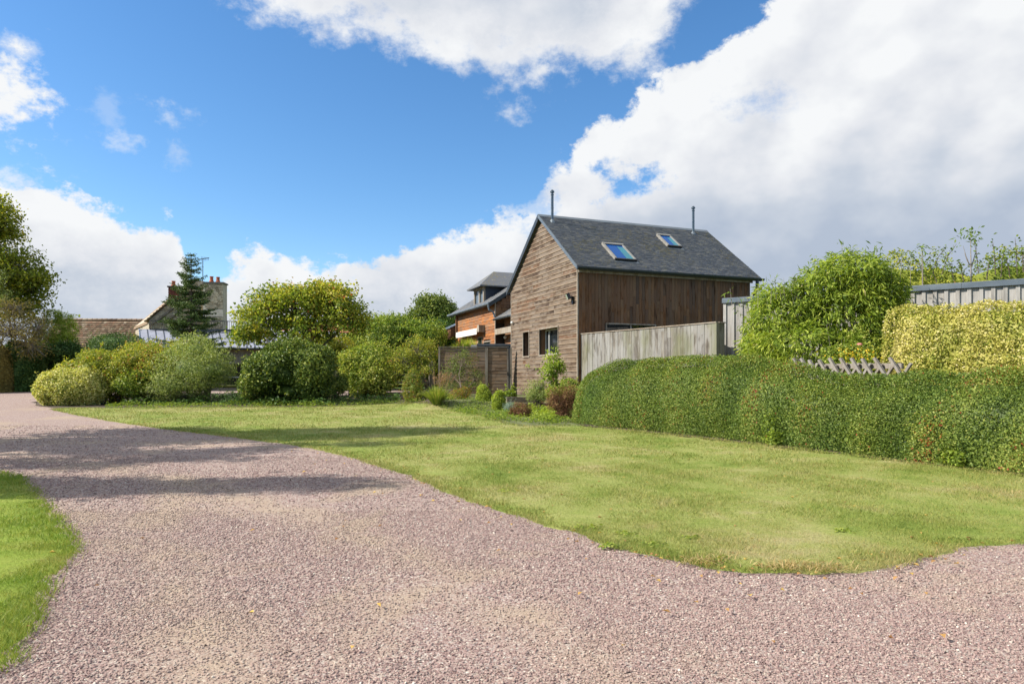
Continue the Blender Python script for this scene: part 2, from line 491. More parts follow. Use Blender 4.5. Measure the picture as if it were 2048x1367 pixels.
t = MT('gravel_bed')
w = t.coord('World')
cell = t.voro(w, 75, out=1)
sepc = t.n('ShaderNodeSeparateColor'); t.L.new(cell, sepc.inputs[0])
col = t.ramp(sepc.outputs[0], GRAVEL)
d1 = t.voro(w, 75)
col = t.mix(1.0, col, t.ramp(d1, [(0.0, 1.05), (0.55, 0.97), (0.9, 0.68)]), 'MULTIPLY')
big = t.noise(w, 0.45, 4, 0.6, 0.8)
sand = t.ramp(t.math('ADD', big, t.math('MULTIPLY_ADD', t.noise(w, 2.2, 4, 0.65), 0.25, -0.125)), [(0.53, 0.0), (0.66, 0.75)])
col = t.mix(t.math('MAXIMUM', sand, tracks(t, w)), col, (0.37, 0.29, 0.212))
t.set(col=col, rough=0.9, spec=0.2)
h = t.math('SUBTRACT', 1.0, d1)
t.bump(h, 0.45, 0.008)
M_GRAVEL = t.m

t = MT('gravel_stone')
col = t.ramp(t.attr(), GRAVEL)
w = t.coord('World')
big = t.noise(w, 0.45, 4, 0.6, 0.8)
sand = t.ramp(t.math('ADD', big, t.math('MULTIPLY_ADD', t.noise(w, 2.2, 4, 0.65), 0.25, -0.125)), [(0.53, 0.0), (0.66, 0.45)])
col = t.mix(t.math('MAXIMUM', sand, t.math('MULTIPLY', tracks(t, w), 0.6)), col, (0.39, 0.31, 0.23))
col = t.mix(1.0, col, t.ramp(t.noise(w, 160, 3), [(0.3, 0.8), (0.7, 1.2)]), 'MULTIPLY')
t.set(col=col, rough=0.8, spec=0.3)
M_STONE = t.m

M_SOIL = plain('bed_soil', (0.085, 0.062, 0.045), 0.95, var=0.5, scale=5, bump=0.6)
t = MT('meadow')
c = t.ramp(t.noise(t.coord('World'), 0.8, 5, 0.65), [(0.3, (0.06, 0.10, 0.02)), (0.55, (0.11, 0.16, 0.035)), (0.75, (0.17, 0.17, 0.07))])
t.set(col=c, rough=0.95, spec=0.1).bump(t.noise(t.coord('World'), 30, 3), 0.7, 0.04)
M_MEADOW = t.m

# the ground: one sheet out past the horizon
ax = np.concatenate([[-1500, -700, -350, -200, -120, -80, -60], np.arange(-46, 24.01, 0.8), [30, 40, 60, 90, 150, 300, 700, 1500]])
ay = np.concatenate([[-300, -120, -60, -30, -16, -8], np.arange(-4, 62.01, 0.8), [66, 72, 80, 95, 120, 170, 260, 500, 1000, 2000]])
gx, gy = np.meshgrid(ax, ay)
V = np.stack([gx.ravel(), gy.ravel(), Z(gx.ravel(), gy.ravel())-0.05], 1)
nx = len(ax)
ii, jj = np.meshgrid(np.arange(nx-1), np.arange(len(ay)-1))
q = (jj*nx+ii).ravel()
obj('ground', np_mesh('ground', V, np.stack([q, q+1, q+nx+1, q+nx], 1), smooth=True), M_MEADOW, kind='structure')

# the drive of pink gravel
edge_img = [(2048, 1088), (1960, 1094), (1900, 1106), (1850, 1118), (1790, 1136), (1690, 1148), (1600, 1150), (1500, 1147), (1400, 1136), (1330, 1122), (1240, 1100), (1150, 1072), (1060, 1042),
            (980, 1018), (925, 1000), (890, 985), (840, 960), (780, 940), (700, 915), (620, 897), (540, 884), (440, 872), (350, 861), (260, 849), (190, 837), (130, 826), (100, 819)]
front = smooth_line([G(*p) for p in edge_img])
W2 = lambda v: (v.x, v.y)
bedline = [W2(G(*p)) for p in [(130, 816), (220, 816), (350, 815), (480, 814), (600, 815), (700, 812), (790, 806), (840, 806), (880, 812), (920, 820), (970, 832), (1015, 848), (1060, 853), (1110, 852), (1160, 851),
                               (1300, 866), (1420, 878), (1530, 892), (1680, 908), (1800, 922), (1920, 938), (2048, 952)]]
front0 = [(11.5, 5.75), (8.5, 5.9), (6.2, 6.0)]+front
lawn_poly = roughen(front0+smooth_line(bedline, 1)+[(9.3, 8.4), (11.5, 6.5)], amp=0.045)
left_img = [(0, 946), (30, 952), (62, 968), (80, 990), (98, 1018), (125, 1048), (150, 1075), (158, 1095), (146, 1118), (118, 1145), (96, 1168), (92, 1195), (80, 1230), (52, 1262), (36, 1292), (24, 1322), (0, 1350)]
lp = smooth_line([G(*p) for p in left_img])
left_poly = roughen([(-13, 10.6), (-9.5, 10.4)]+lp+[(-3.2, 3.0), (-4.2, 2.4), (-13, 2.4)], amp=0.035)
drive_poly = roughen([(18, -4), (18, 6.6), (8, 8), (7, 9), (3, 16), (0, 21), (-6, 24.6), (-14, 25.4), (-17.5, 26.2), (-20.5, 29), (-20.5, 34.3), (-12, 35), (-5, 34.6), (-3, 35), (-2.8, 40.6), (-27, 41.2), (-30, 42.5),
                      (-45, 43), (-45, -4)], step=0.8, amp=0.05)
sheet('driveway', drive_poly, 0.0, 0.7, M_GRAVEL)
sheet('lawn', lawn_poly, 0.03, 0.45, M_TURF, lip=0.035)
sheet('lawn', left_poly, 0.03, 0.45, M_TURF2, lip=0.035)
# soil of the shrub beds
bed_back = [(-18.6, 26.6)]+[(p[0], p[1]-0.25) for p in bedline[:9]]+[(-4.2, 33.8), (-5, 34.3), (-12, 34.6), (-20, 33.9), (-20.2, 29)]
sheet('flower_bed', roughen(bed_back, 0.3, 0.04), 0.015, 0.6, M_SOIL)
bed_barn = [(p[0], p[1]-0.2) for p in bedline[8:15]]+[(2.7, 20.2), (2.9, 24.6), (1.5, 28.0), (-0.2, 30.9), (-3.4, 30.6), (-4.0, 33.0)]
sheet('flower_bed', roughen(bed_barn, 0.3, 0.04), 0.012, 0.5, plain('bed_soil_pale', (0.12, 0.135, 0.05), 0.95, var=0.5, scale=4, bump=0.6))
hb = [(p[0], p[1]-0.12) for p in bedline[14:]]
bed_hedge = hb+[(11.5, 6.2), (14, 9), (9.5, 17), (6.5, 20), (3.2, 21.5)]
sheet('hedge_bed', roughen(bed_hedge, 0.3, 0.04), 0.018, 0.6, M_SOIL)
# raised strip of grass with its board edging, beyond the back of the drive
kerb = MB()
kerb.hexa([(-27, 42.2, 0.6), (-3.2, 41.6, 0.6), (-3.2, 41.75, 0.6), (-27, 42.35, 0.6), (-27, 42.2, 0.86), (-3.2, 41.6, 0.86), (-3.2, 41.75, 0.86), (-27, 42.35, 0.86)])
o = kerb.build('board_edging', plain('edging_board', (0.075, 0.07, 0.066), 0.8), None)
tag(o, 'long dark board edging the raised grass strip beyond the back of the gravel', 'edging')
sheet('grass_strip', [(-27, 42.36), (-3.2, 41.76), (-3.2, 44.5), (-27, 45)], 0.19, 0.8, M_TURF)

# ------------------------------------------------------------------ gravel stones (countless)
def stones():
    ds = []
    for d0, d1, dens, r0, r1 in ((2.3, 4.6, 5600, 0.0042, 0.0105), (4.6, 7.5, 3000, 0.0055, 0.012), (7.5, 12, 800, 0.0075, 0.0145), (12, 18, 120, 0.010, 0.018)):
        area = 0.78*(d1*d1-d0*d0)
        n = int(area*dens)
        y = np.sqrt(rng.uniform(d0*d0, d1*d1, n)); x = rng.uniform(-0.78, 0.78, n)*y
        k = ~inside(lawn_poly, x, y) & ~inside(left_poly, x, y)
        x, y = x[k], y[k]
        ds.append((x, y, r0+(r1-r0)*rng.random(len(x))**1.6))
    x = np.concatenate([a[0] for a in ds]); y = np.concatenate([a[1] for a in ds]); r = np.concatenate([a[2] for a in ds])
    bare = np.sin(x*1.1+0.6*y)+np.sin(0.7*x-1.3*y+1.0)+0.6*np.sin(2.7*x+1.9*y)
    k = rng.random(len(x)) > 0.6*sstep(bare, 0.8, 1.9)      # trodden patches carry fewer stones
    x, y, r = x[k], y[k], r[k]
    n = len(x)
    o6 = np.array([(1, 0, 0), (0, 1, 0), (-1, 0, 0), (0, -1, 0), (0, 0, 1), (0, 0, -1)], float)
    V = o6[None]*(1+rng.uniform(-0.38, 0.38, (n, 6, 1)))+rng.uniform(-0.28, 0.28, (n, 6, 3))
    V *= np.stack([rng.uniform(0.8, 1.35, n), rng.uniform(0.7, 1.1, n), rng.uniform(0.5, 0.85, n)], 1)[:, None, :]
    a = rng.uniform(0, 2*PI, n); tl = rng.normal(0, 0.35, n)
    ca, sa, ct, st = np.cos(a), np.sin(a), np.cos(tl), np.sin(tl)
    X, Y, Z_ = V[..., 0], V[..., 1], V[..., 2]
    X, Z_ = X*ct[:, None]-Z_*st[:, None], X*st[:, None]+Z_*ct[:, None]
    X, Y = X*ca[:, None]-Y*sa[:, None], X*sa[:, None]+Y*ca[:, None]
    V = np.stack([X, Y, Z_], 2)*r[:, None, None]
    V[..., 0] += x[:, None]; V[..., 1] += y[:, None]; V[..., 2] += (Z(x, y)+r*0.28)[:, None]
    f = np.array([(0, 1, 4), (1, 2, 4), (2, 3, 4), (3, 0, 4), (1, 0, 5), (2, 1, 5), (3, 2, 5), (0, 3, 5)])
    keep_ = np.stack([np.arange(4)]*n), rng.integers(4, 8, (n, 2))
    fsel = np.concatenate([keep_[0], keep_[1]], 1)
    Fc = (f[fsel]+6*np.arange(n)[:, None, None]).reshape(-1, 3)
    c = rng.beta(2.0, 2.2, n)
    c = np.where(rng.random(n) < 0.012, 1.0, c*0.93)
    obj('gravel', np_mesh('gravel', V.reshape(-1, 3), Fc, np.repeat(c, 6)), M_STONE, kind='stuff')
    return n
NST = stones()

# ------------------------------------------------------------------ grass blades (countless)
def blades(polys, name, bands, hmul=1.0, mat=None):
    xs, ys, hs, ws = [], [], [], []
    for d0, d1, dens, h, w in bands:
        n = int(0.95*(d1*d1-d0*d0)*dens)
        y = np.sqrt(rng.uniform(d0*d0, d1*d1, n)); x = rng.uniform(-0.95, 0.95, n)*y
        k = np.zeros(n, bool)
        for pl in polys: k |= inside(pl, x, y)
        x, y = x[k], y[k]
        xs.append(x); ys.append(y); hs.append(h*rng.uniform(0.55, 1.25, len(x))); ws.append(w*rng.uniform(0.7, 1.3, len(x)))
    for pl in polys:      # a ragged fringe leaning out over the gravel
        q = np.array(pl); e = np.roll(q, -1, 0)-q; ln = np.hypot(e[:, 0], e[:, 1])
        k = np.repeat(np.arange(len(q)), np.maximum(1, (ln*(260 if hmul == 1 else 420)*np.clip(6/np.maximum(q[:, 1], 2), 0.25, 1.5)).astype(int)))
        f = rng.random(len(k)); g = rng.normal(0, 0.035, (len(k), 2)); p = q[k]+e[k]*f[:, None]+g
        ok = (p[:, 1] > 2.2) & (np.abs(p[:, 0]) < 0.82*p[:, 1]) & (rng.random(len(k)) < 0.35+0.65*(np.sin(p[:, 0]*3.1)*np.sin(p[:, 1]*4.3+1) > -0.2))
        p = p[ok]
        xs.append(p[:, 0]); ys.append(p[:, 1]); hs.append(rng.uniform(0.015, 0.055, len(p))); ws.append(rng.uniform(0.7, 1.3, len(p))*0.0055*np.maximum(1, p[:, 1]/6))
    x, y, h, w = map(np.concatenate, (xs, ys, hs, ws))
    tuft = np.sin(2.1*x+1.3*y)*np.sin(1.7*y-0.8*x+2)+0.7*np.sin(5.3*x-2.2)*np.sin(4.1*y+1.1*x)
    h = h*(1+0.35*tuft)*hmul
    n = len(x)
    a = rng.uniform(0, 2*PI, n); b = rng.uniform(0, 2*PI, n); ln = rng.uniform(0.2, 1.3, n)*h
    z = Z(x, y)+0.02
    V = np.empty((n, 3, 3))
    V[:, 0] = np.stack([x-np.cos(a)*w/2, y-np.sin(a)*w/2, z], 1)
    V[:, 1] = np.stack([x+np.cos(a)*w/2, y+np.sin(a)*w/2, z], 1)
    V[:, 2] = np.stack([x+np.cos(b)*ln, y+np.sin(b)*ln, z+h], 1)
    Fc = np.arange(3*n).reshape(n, 3)
    obj(name, np_mesh(name, V.reshape(-1, 3), Fc, np.repeat(rng.random(n), 3)), mat or M_BLADE, kind='stuff')
    return n
NBL = blades([lawn_poly], 'grass', ((4.0, 7.0, 6500, 0.030, 0.0055), (7.0, 11.0, 2900, 0.034, 0.0085), (11.0, 17.0, 900, 0.038, 0.014), (17.0, 27.0, 250, 0.045, 0.024)))
NBL += blades([left_poly], 'grass', ((2.4, 6.0, 7500, 0.034, 0.0050), (6.0, 11.0, 2600, 0.036, 0.008)), mat=M_BLADE2)

# ------------------------------------------------------------------ timber and metal
M_GABLE = woodmat('gable_cedar', [(0.056, 0.036, 0.024), (0.118, 0.078, 0.050), (0.19, 0.142, 0.102), (0.076, 0.047, 0.031), (0.15, 0.112, 0.080), (0.14, 0.074, 0.040), (0.09, 0.064, 0.047)], 1, grey=0.75,
                  greycol=(0.185, 0.15, 0.118), dark=0.8, edgecol=(0.28, 0.21, 0.145))
M_WALLV = woodmat('wall_cedar', [(0.12, 0.062, 0.030), (0.17, 0.083, 0.037), (0.21, 0.116, 0.056), (0.085, 0.05, 0.031), (0.20, 0.089, 0.034)], 2, grey=0.22, greycol=(0.13, 0.115, 0.105), dark=0.8)
M_ORANGE = woodmat('orange_cedar', [(0.34, 0.135, 0.045), (0.42, 0.165, 0.05), (0.28, 0.115, 0.045), (0.36, 0.17, 0.07)], 1, grey=0.55, greycol=(0.16, 0.12, 0.09), dark=0.6)
M_GREYW = woodmat('silvered_wood', [(0.19, 0.178, 0.16), (0.27, 0.26, 0.238), (0.15, 0.139, 0.124), (0.22, 0.20, 0.168), (0.12, 0.103, 0.086), (0.245, 0.238, 0.22)], 2, grey=0.5, greycol=(0.32, 0.315, 0.30), dark=0.7, green=0.6)
M_SHEDW = woodmat('pale_grey_wood', [(0.34, 0.325, 0.30), (0.40, 0.385, 0.355), (0.30, 0.285, 0.26)], 2, grey=0.35, greycol=(0.46, 0.45, 0.43), dark=0.4)
M_GATE = woodmat('dark_plank', [(0.18, 0.118, 0.072), (0.225, 0.152, 0.092), (0.14, 0.092, 0.058), (0.25, 0.175, 0.112)], 0, grey=0.35, greycol=(0.20, 0.175, 0.145), dark=0.6)
M_TRIM = woodmat('weathered_trim', [(0.30, 0.25, 0.19), (0.26, 0.21, 0.16), (0.33, 0.28, 0.22)], 2, grey=0.5, greycol=(0.36, 0.33, 0.28), dark=0.3)
M_POST = woodmat('old_post', [(0.16, 0.13, 0.10), (0.21, 0.18, 0.14), (0.13, 0.10, 0.075)], 2, grey=0.5, greycol=(0.27, 0.25, 0.22), dark=0.4, green=0.3)
M_PICKET = woodmat('stake_wood', [(0.27, 0.245, 0.205), (0.23, 0.20, 0.165), (0.31, 0.285, 0.245)], 2, grey=0.5, greycol=(0.27, 0.26, 0.24), dark=0.3, kind='World')
M_ZINC = plain('zinc', (0.17, 0.20, 0.225), 0.42, 0.55, var=0.18, scale=2)
M_DZINC = plain('dark_zinc', (0.055, 0.066, 0.075), 0.4, 0.5, var=0.2, scale=2)
M_FLUE = plain('flue_steel', (0.12, 0.145, 0.16), 0.32, 0.7, var=0.12, scale=6)
M_DARK = plain('dark_core', (0.03, 0.024, 0.02), 0.9, var=0.2)
M_WHITE = plain('white_paint', (0.75, 0.74, 0.70), 0.5, var=0.06)
M_PFRAME = plain('pale_frame', (0.40, 0.40, 0.38), 0.5, var=0.1)
M_SKYF = plain('skylight_frame', (0.27, 0.26, 0.235), 0.5, 0.2, var=0.15)
M_BLACK = plain('black_plastic', (0.02, 0.02, 0.022), 0.45, var=0.1)

def glass(name, col, rough=0.03):
    t = MT(name); t.set(col=col, rough=rough, spec=0.9); return t.m
M_GLASS = glass('window_glass', (0.012, 0.016, 0.018))
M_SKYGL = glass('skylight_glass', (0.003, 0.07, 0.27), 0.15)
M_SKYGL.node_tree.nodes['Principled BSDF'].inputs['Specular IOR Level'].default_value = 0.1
M_BLIND = plain('teal_blind', (0.03, 0.19, 0.25), 0.4, var=0.1)

t = MT('slate')
r = t.attr()
c = t.ramp(r, [(0.0, (0.085, 0.094, 0.110)), (0.4, (0.118, 0.127, 0.142)), (0.75, (0.15, 0.155, 0.164)), (1.0, (0.205, 0.195, 0.18))])
w = t.coord('World')
lich = t.noise(w, 6.5, 6, 0.75)
zone = t.noise(w, 0.45, 3)
f = t.ramp(t.math('ADD', lich, t.math('MULTIPLY_ADD', zone, 0.5, -0.25)), [(0.54, 0.0), (0.63, 0.75)])
c = t.mix(f, c, (0.17, 0.145, 0.07))
spot = t.ramp(t.noise(w, 13, 3, 0.6), [(0.63, 0.0), (0.69, 0.9)])
c = t.mix(spot, c, (0.34, 0.32, 0.24))
t.set(col=c, rough=0.55, spec=0.45).bump(lich, 0.3, 0.008)
M_SLATE = t.m

def edged(me_v, faces, name, edge):
    """a board mesh with the edge attribute: worn lower lip, with the sun on it painted in"""
    me = bpy.data.meshes.new(name); me.from_pydata([tuple(v) for v in me_v], [], faces)
    a = me.attributes.new('edge', 'FLOAT', 'POINT'); a.data.foreach_set('value', np.array(edge, np.float32)); me.update()
    return me

def lap_board(name, fixed, s0, s1, zb, zt, out, mat, parent, r=random, t0=None, t1=None, depth=0.03):
    """weatherboard: lower lip proud. s = run along the wall; fixed(s, off, z) gives the point; s0/s1 bottom ends, t0/t1 top ends"""
    t0 = s0 if t0 is None else t0; t1 = s1 if t1 is None else t1
    w = r.uniform(-0.004, 0.004)
    zr = zb+0.16*(zt-zb)
    rows = [(zb-0.012, 0.0, 1), (zb-0.012, depth+w, 1), (zr, depth-0.004+w, 0.55), (zr+0.012, depth-0.006+w, 0), (zt, 0.006, 0), (zt, -0.004, 0)]
    V, E = [], []
    for z, off, e in rows:
        k = min(1, max(0, (z-zb)/(zt-zb)))
        a, b = s0+(t0-s0)*k, s1+(t1-s1)*k
        V += [fixed(a, off*out, z), fixed(b, off*out, z)]; E += [e, e]
    Fs = [(2*i, 2*i+1, 2*i+3, 2*i+2) for i in range(len(rows)-1)]
    Fs += [tuple(range(0, 12, 2))[::-1], tuple(range(1, 12, 2)), (0, 10, 11, 1)]
    return obj(name, edged(V, Fs, name, E), mat, parent)

def split(a, b, rnd, lo=1.6, hi=3.8):
    cuts = [a]
    while b-cuts[-1] > hi*1.05: cuts.append(cuts[-1]+rnd.uniform(lo, hi))
    if len(cuts) > 1 and b-cuts[-1] < 0.5: cuts.pop()
    return list(zip(cuts, cuts[1:]+[b]))

def slate_field(name, origin, ux, us, nrm, length, run, pitch, width, mat, parent, seed=1, clip=None, thick=0.007):
    """courses of slates, each its own thin tilted slab (too small to pick apart, so joined)"""
    rr = np.random.default_rng(seed)
    o, ux, us, nrm = (np.array(v, float) for v in (origin, ux, us, nrm))
    V, R = [], []
    for i in range(int(run/pitch)):
        s0 = i*pitch; off = (i % 2)*width/2
        for j in range(-1, int(length/width)+1):
            a0 = j*width+off+rr.uniform(-.004, .004); a1 = a0+width-0.006
            a0, a1 = max(a0, 0), min(a1, length)
            if a1-a0 < 0.03: continue
            if clip and not clip((a0+a1)/2, s0+pitch/2): continue
            lift = thick*(2.0+rr.uniform(-.3, .6)); d = rr.uniform(-.006, .006)
            lo, hi = s0+d, min(s0+pitch+0.03, run)
            p = [o+ux*a+us*s+nrm*h for a, s, h in ((a0, lo, lift-thick), (a1, lo, lift-thick), (a0, lo, lift+thick*.3), (a1, lo, lift+thick*.3), (a0, hi, 0.002), (a1, hi, 0.002))]
            V += p; R += [rr.random()]*6
    n = len(V)//6
    f = np.array([(0, 1, 3, 2), (2, 3, 5, 4)])
    Fc = (f[None]+6*np.arange(n)[:, None, None]).reshape(-1, 4)
    return obj(name, np_mesh(name, np.array(V), Fc, np.array(R)), mat, parent, kind='stuff')

# ------------------------------------------------------------------ the barn
RZ = math.atan2(0.365, 0.931)
EL = Vector((0.931, 0.365, 0)); EG = Vector((-0.365, 0.931, 0)); UP = Vector((0, 0, 1))
C0 = Vector((2.414, 25.0, 0))
barn = thing('timber_barn', 'tall timber barn with weathered brown boards, slate roof, two skylights and two flue pipes', 'barn', C0, RZ)
def loc_of(p, c=C0): q = Vector(p)-c; return Vector((q.dot(EL), q.dot(EG), q.z))
GW, BL = 6.64, 7.88             # gable width, length of the long wall
ZB, ZE, PT = 0.70, 5.50, 0.747  # wall foot, wall head, pitch
ZR = 5.57+PT*(GW/2+0.2)
rb = random.Random(11)
core = MB()
core.prism([(0.05, 0.05, 0.3), (0.05, GW-0.05, 0.3), (0.05, GW-0.05, ZE), (0.05, GW/2, ZE+PT*GW/2-0.06), (0.05, 0.05, ZE)], (BL-0.1, 0, 0))
# cut the gable openings by building the core as a shell behind them: openings get their own dark reveals
def gablehit(px, py): q = loc_of(hit(px, py, C0, -EL)); return q.y, q.z
def wallhit(px, py): q = loc_of(hit(px, py, C0, -EG)); return q.x, q.z
BH = 0.174
rows = [(ZB+i*BH, ZB+(i+1)*BH) for i in range(44)]
snap = lambda z: ZB+round((z-ZB)/BH)*BH
b_hi, z_t = gablehit(1080, 658); b_lo, _ = gablehit(1117.6, 654)
big = (b_lo, b_hi, snap(2.47), snap(3.45))
s_hi, _ = gablehit(1047.5, 668); s_lo, _ = gablehit(1059.3, 668)
small = (s_lo, s_hi, snap(2.43), snap(3.42))
opens = [big, small]
fx = lambda s, off, z: (off, s, z)
for i, (z0, z1) in enumerate(rows):
    top = lambda z: (z-ZE)/PT
    lo0, hi0 = (0.03, GW-0.03) if z0 < ZE else (top(z0)+0.02, GW-top(z0)-0.02)
    lo1, hi1 = (0.03, GW-0.03) if z1 < ZE else (top(z1)+0.02, GW-top(z1)-0.02)
    if hi1-lo1 < 0.12: break
    spans = [(lo0, hi0)]
    for o0, o1, oz0, oz1 in opens:
        if z0 < oz1-0.01 and z1 > oz0+0.01:
            ns = []
            for a, b in spans:
                if o0 > a and o1 < b: ns += [(a, o0), (o1, b)]
                else: ns.append((a, b))
            spans = ns
    for a, b in spans:
        for c, d in split(a, b, rb, 0.9, 2.8):
            e0 = lo1 if c == lo0 else c+0.003
            e1 = hi1 if d == hi0 else d-0.003
            c2 = c if c == lo0 else c+0.003
            d2 = d if d == hi0 else d-0.003
            lap_board('gable_board', fx, c2, d2, z0, z1, -1, M_GABLE, barn, rb, e0, e1)
# solid body behind the boards, with real holes at the openings (built as strips)
body = MB()
def body_strip(b0, b1, z0, z1): body.box((0.0, b0, z0), (0.06, b1, z1))
zs = [0.3, big[2], big[3], ZE]
body_strip(0.02, GW-0.02, 0.3, big[2]); body_strip(0.02, GW-0.02, big[3], ZE)
body_strip(0.02, big[0], big[2], big[3]); body_strip(big[1], small[0], big[2], big[3]); body_strip(small[1], GW-0.02, big[2], big[3])
body.prism([(0.0, 0.02, ZE), (0.0, GW-0.02, ZE), (0.0, GW/2, ZE+PT*GW/2-0.03)], (0.06, 0, 0))
body.box((BL-0.06, 0.02, 0.3), (BL, GW-0.02, ZE)); body.prism([(BL-0.06, 0.02, ZE), (BL-0.06, GW-0.02, ZE), (BL-0.06, GW/2, ZE+PT*GW/2-0.03)], (0.06, 0, 0))
body.box((0.062, GW-0.06, 0.3), (BL-0.062, GW, ZE))
w_lo, wz = wallhit(1213, 647); w_hi, _ = wallhit(1309, 650)
lowwin = (w_lo, w_hi, 2.3, wz-0.02)
for a0, a1, z0, z1 in ((0.062, w_lo, 0.3, ZE), (w_hi, BL-0.062, 0.3, ZE), (w_lo, w_hi, lowwin[3], ZE), (w_lo, w_hi, 0.3, lowwin[2])): body.box((a0, 0.0, z0), (a1, 0.06, z1))
body.build('wall', M_DARK, barn)
# gable windows, deep in their reveals
def gable_window(o, sash_split):
    b0, b1, z0, z1 = o
    fr = MB()
    for q in (((-0.045, b0-0.04, z0-0.05), (0.0, b1+0.04, z0)), ((-0.045, b0-0.04, z1), (0.0, b1+0.04, z1+0.045)), ((-0.045, b0-0.04, z0), (0.0, b0, z1)), ((-0.045, b1, z0), (0.0, b1+0.04, z1))): fr.box(*q)
    w = fr.build('window', M_TRIM, barn)
    rv = MB()
    for q in (((0.002, b0-0.02, z0-0.02), (0.31, b0, z1+0.02)), ((0.002, b1, z0-0.02), (0.31, b1+0.02, z1+0.02)), ((0.002, b0, z0-0.02), (0.31, b1, z0)), ((0.002, b0, z1), (0.31, b1, z1+0.02))): rv.box(*q)
    rv.build('reveal', M_WALLV, w)
    pn = MB(); pn.box((0.27, b0, z0), (0.28, b1, z1)); pn.build('pane', M_GLASS, w)
    sf = MB()
    for q in ([((0.235, b0, z0), (0.268, b1, z0+0.06)), ((0.235, b0, z1-0.06), (0.268, b1, z1)), ((0.235, b0, z0+0.06), (0.268, b0+0.06, z1-0.06)), ((0.235, b1-0.06, z0+0.06), (0.268, b1, z1-0.06))]
              + ([((0.232, b1-0.42, z0+0.06), (0.268, b1-0.35, z1-0.06))] if sash_split else [])): sf.box(*q)
    sf.build('sash', M_PFRAME if sash_split else M_TRIM, w)
gable_window(big, True); gable_window(small, False)
# corner posts
t_ = MB(); t_.box((-0.035, -0.04, 0.3), (0.02, 0.02, ZE+0.02)); t_.build('corner_trim', M_TRIM, barn)
t_ = MB(); t_.box((-0.035, GW-0.03, 0.3), (0.0, GW+0.03, ZE)); t_.build('corner_trim', M_TRIM, barn)
# long wall: vertical boards, most of two lengths
na = int((BL-0.06)/0.134); pw = (BL-0.06)/na
for k in range(na):
    a0, a1 = 0.03+k*pw, 0.03+(k+1)*pw-0.006
    zt = 5.40
    segs = [(0.5, zt)]
    if a1 > w_lo-0.02 and a0 < w_hi+0.02: segs = [(lowwin[3]+0.02, zt)]
    for z0, z1 in segs:
        cuts = [z0]
        if rb.random() < 0.75: cuts.append(rb.uniform(max(z0+0.4, 3.3), 4.75))
        cuts.append(z1)
        for z2, z3 in zip(cuts, cuts[1:]):
            y = -0.022-rb.uniform(0, 0.014)
            m_ = MB(); m_.box((a0+rb.uniform(0, .003), y, z2+0.002), (a1, -0.001, z3-0.002)); m_.build('wall_board', M_WALLV, barn)
wf = MB()
wf.box((w_lo-0.05, -0.05, lowwin[3]), (w_hi+0.05, 0.0, lowwin[3]+0.05)); wf.box((w_lo-0.05, -0.05, 2.3), (w_lo, 0.0, lowwin[3])); wf.box((w_hi, -0.05, 2.3), (w_hi+0.05, 0.0, lowwin[3]))
wl = wf.build('window', M_TRIM, barn)
m_ = MB(); m_.box((w_lo, 0.03, 2.3), (w_hi, 0.04, lowwin[3])); m_.build('pane', M_GLASS, wl)
m_ = MB(); m_.box(((w_lo+w_hi)/2-0.03, 0.0, 2.3), ((w_lo+w_hi)/2+0.03, 0.028, lowwin[3]-0.002)); m_.build('mullion', M_TRIM, wl)
# roof
RA0, RA1 = -0.14, 8.26
roof = MB()
yr, ye0, ye1 = GW/2, -0.22, GW+0.22
zed = ZR-PT*(yr-ye0)
T = 0.13
roof.prism([(RA0, ye0, zed), (RA0, yr, ZR), (RA0, ye1, zed), (RA0, ye1, zed-T), (RA0, yr, ZR-T), (RA0, ye0, zed-T)], (RA1-RA0, 0, 0), 0.3)
roof_o = roof.build('roof', M_SLATE, barn)
cs = 1/math.hypot(1, PT); sn = PT*cs
run = (yr-ye0)/cs
US = Vector((0, cs, sn)); NR = Vector((0, -sn, cs))
def roofhit(px, py):
    p0 = C0+Vector((0, 0, 0))+EG*yr+UP*ZR
    n = EG*NR.y+UP*NR.z
    q = loc_of(hit(px, py, p0, n)); return q.x, (q-Vector((q.x, ye0, zed))).dot(US)
def skyrect(c): 
    q = [roofhit(*p) for p in c]
    return min(q[0][0], q[2][0])*0.5+max(q[0][0], q[2][0])*0.5, 0.5*(q[1][0]+q[3][0]), 0.5*(q[2][1]+q[3][1]), 0.5*(q[0][1]+q[1][1])
sk = [skyrect([(1204, 489), (1247, 492.5), (1228, 521), (1269, 523.5)]), skyrect([(1313, 471.5), (1341, 474), (1334, 494.5), (1360, 496.5)])]
def noslate(a, s):
    return not any(x0+0.02 < a+RA0 < x1-0.02 and s0+0.05 < s < s1-0.05 for x0, x1, s0, s1 in sk)
slate_field('slates', (RA0, ye0, zed), (1, 0, 0), US, NR, RA1-RA0, run-0.03, 0.105, 0.20, M_SLATE, roof_o, 5, noslate)
slate_field('slates', (RA1, ye1, zed), (-1, 0, 0), Vector((0, -cs, sn)), Vector((0, sn, cs)), RA1-RA0, run-0.03, 0.21, 0.4, M_SLATE, roof_o, 6)
def RP(a, s, h): p = Vector((a, ye0, zed))+US*s+NR*h; return p
m_ = MB(); m_.prism([(RA0-0.01, yr-0.13, ZR-0.08), (RA0-0.01, yr, ZR+0.035), (RA0-0.01, yr+0.13, ZR-0.08), (RA0-0.01, yr, ZR+0.012)], (RA1-RA0+0.02, 0, 0)); m_.build('ridge_cap', M_ZINC, roof_o)
m_ = MB()
m_.prism([(RA0-0.02, yr, ZR+0.02), (RA0-0.02, ye1+0.08, ZR+0.02-PT*(yr-ye0+0.08)), (RA0-0.02, ye1+0.08, ZR-0.2-PT*(yr-ye0+0.08)), (RA0-0.02, yr, ZR-0.23)], (0.03, 0, 0)); m_.build('barge_board', M_DZINC, roof_o)
m_ = MB()
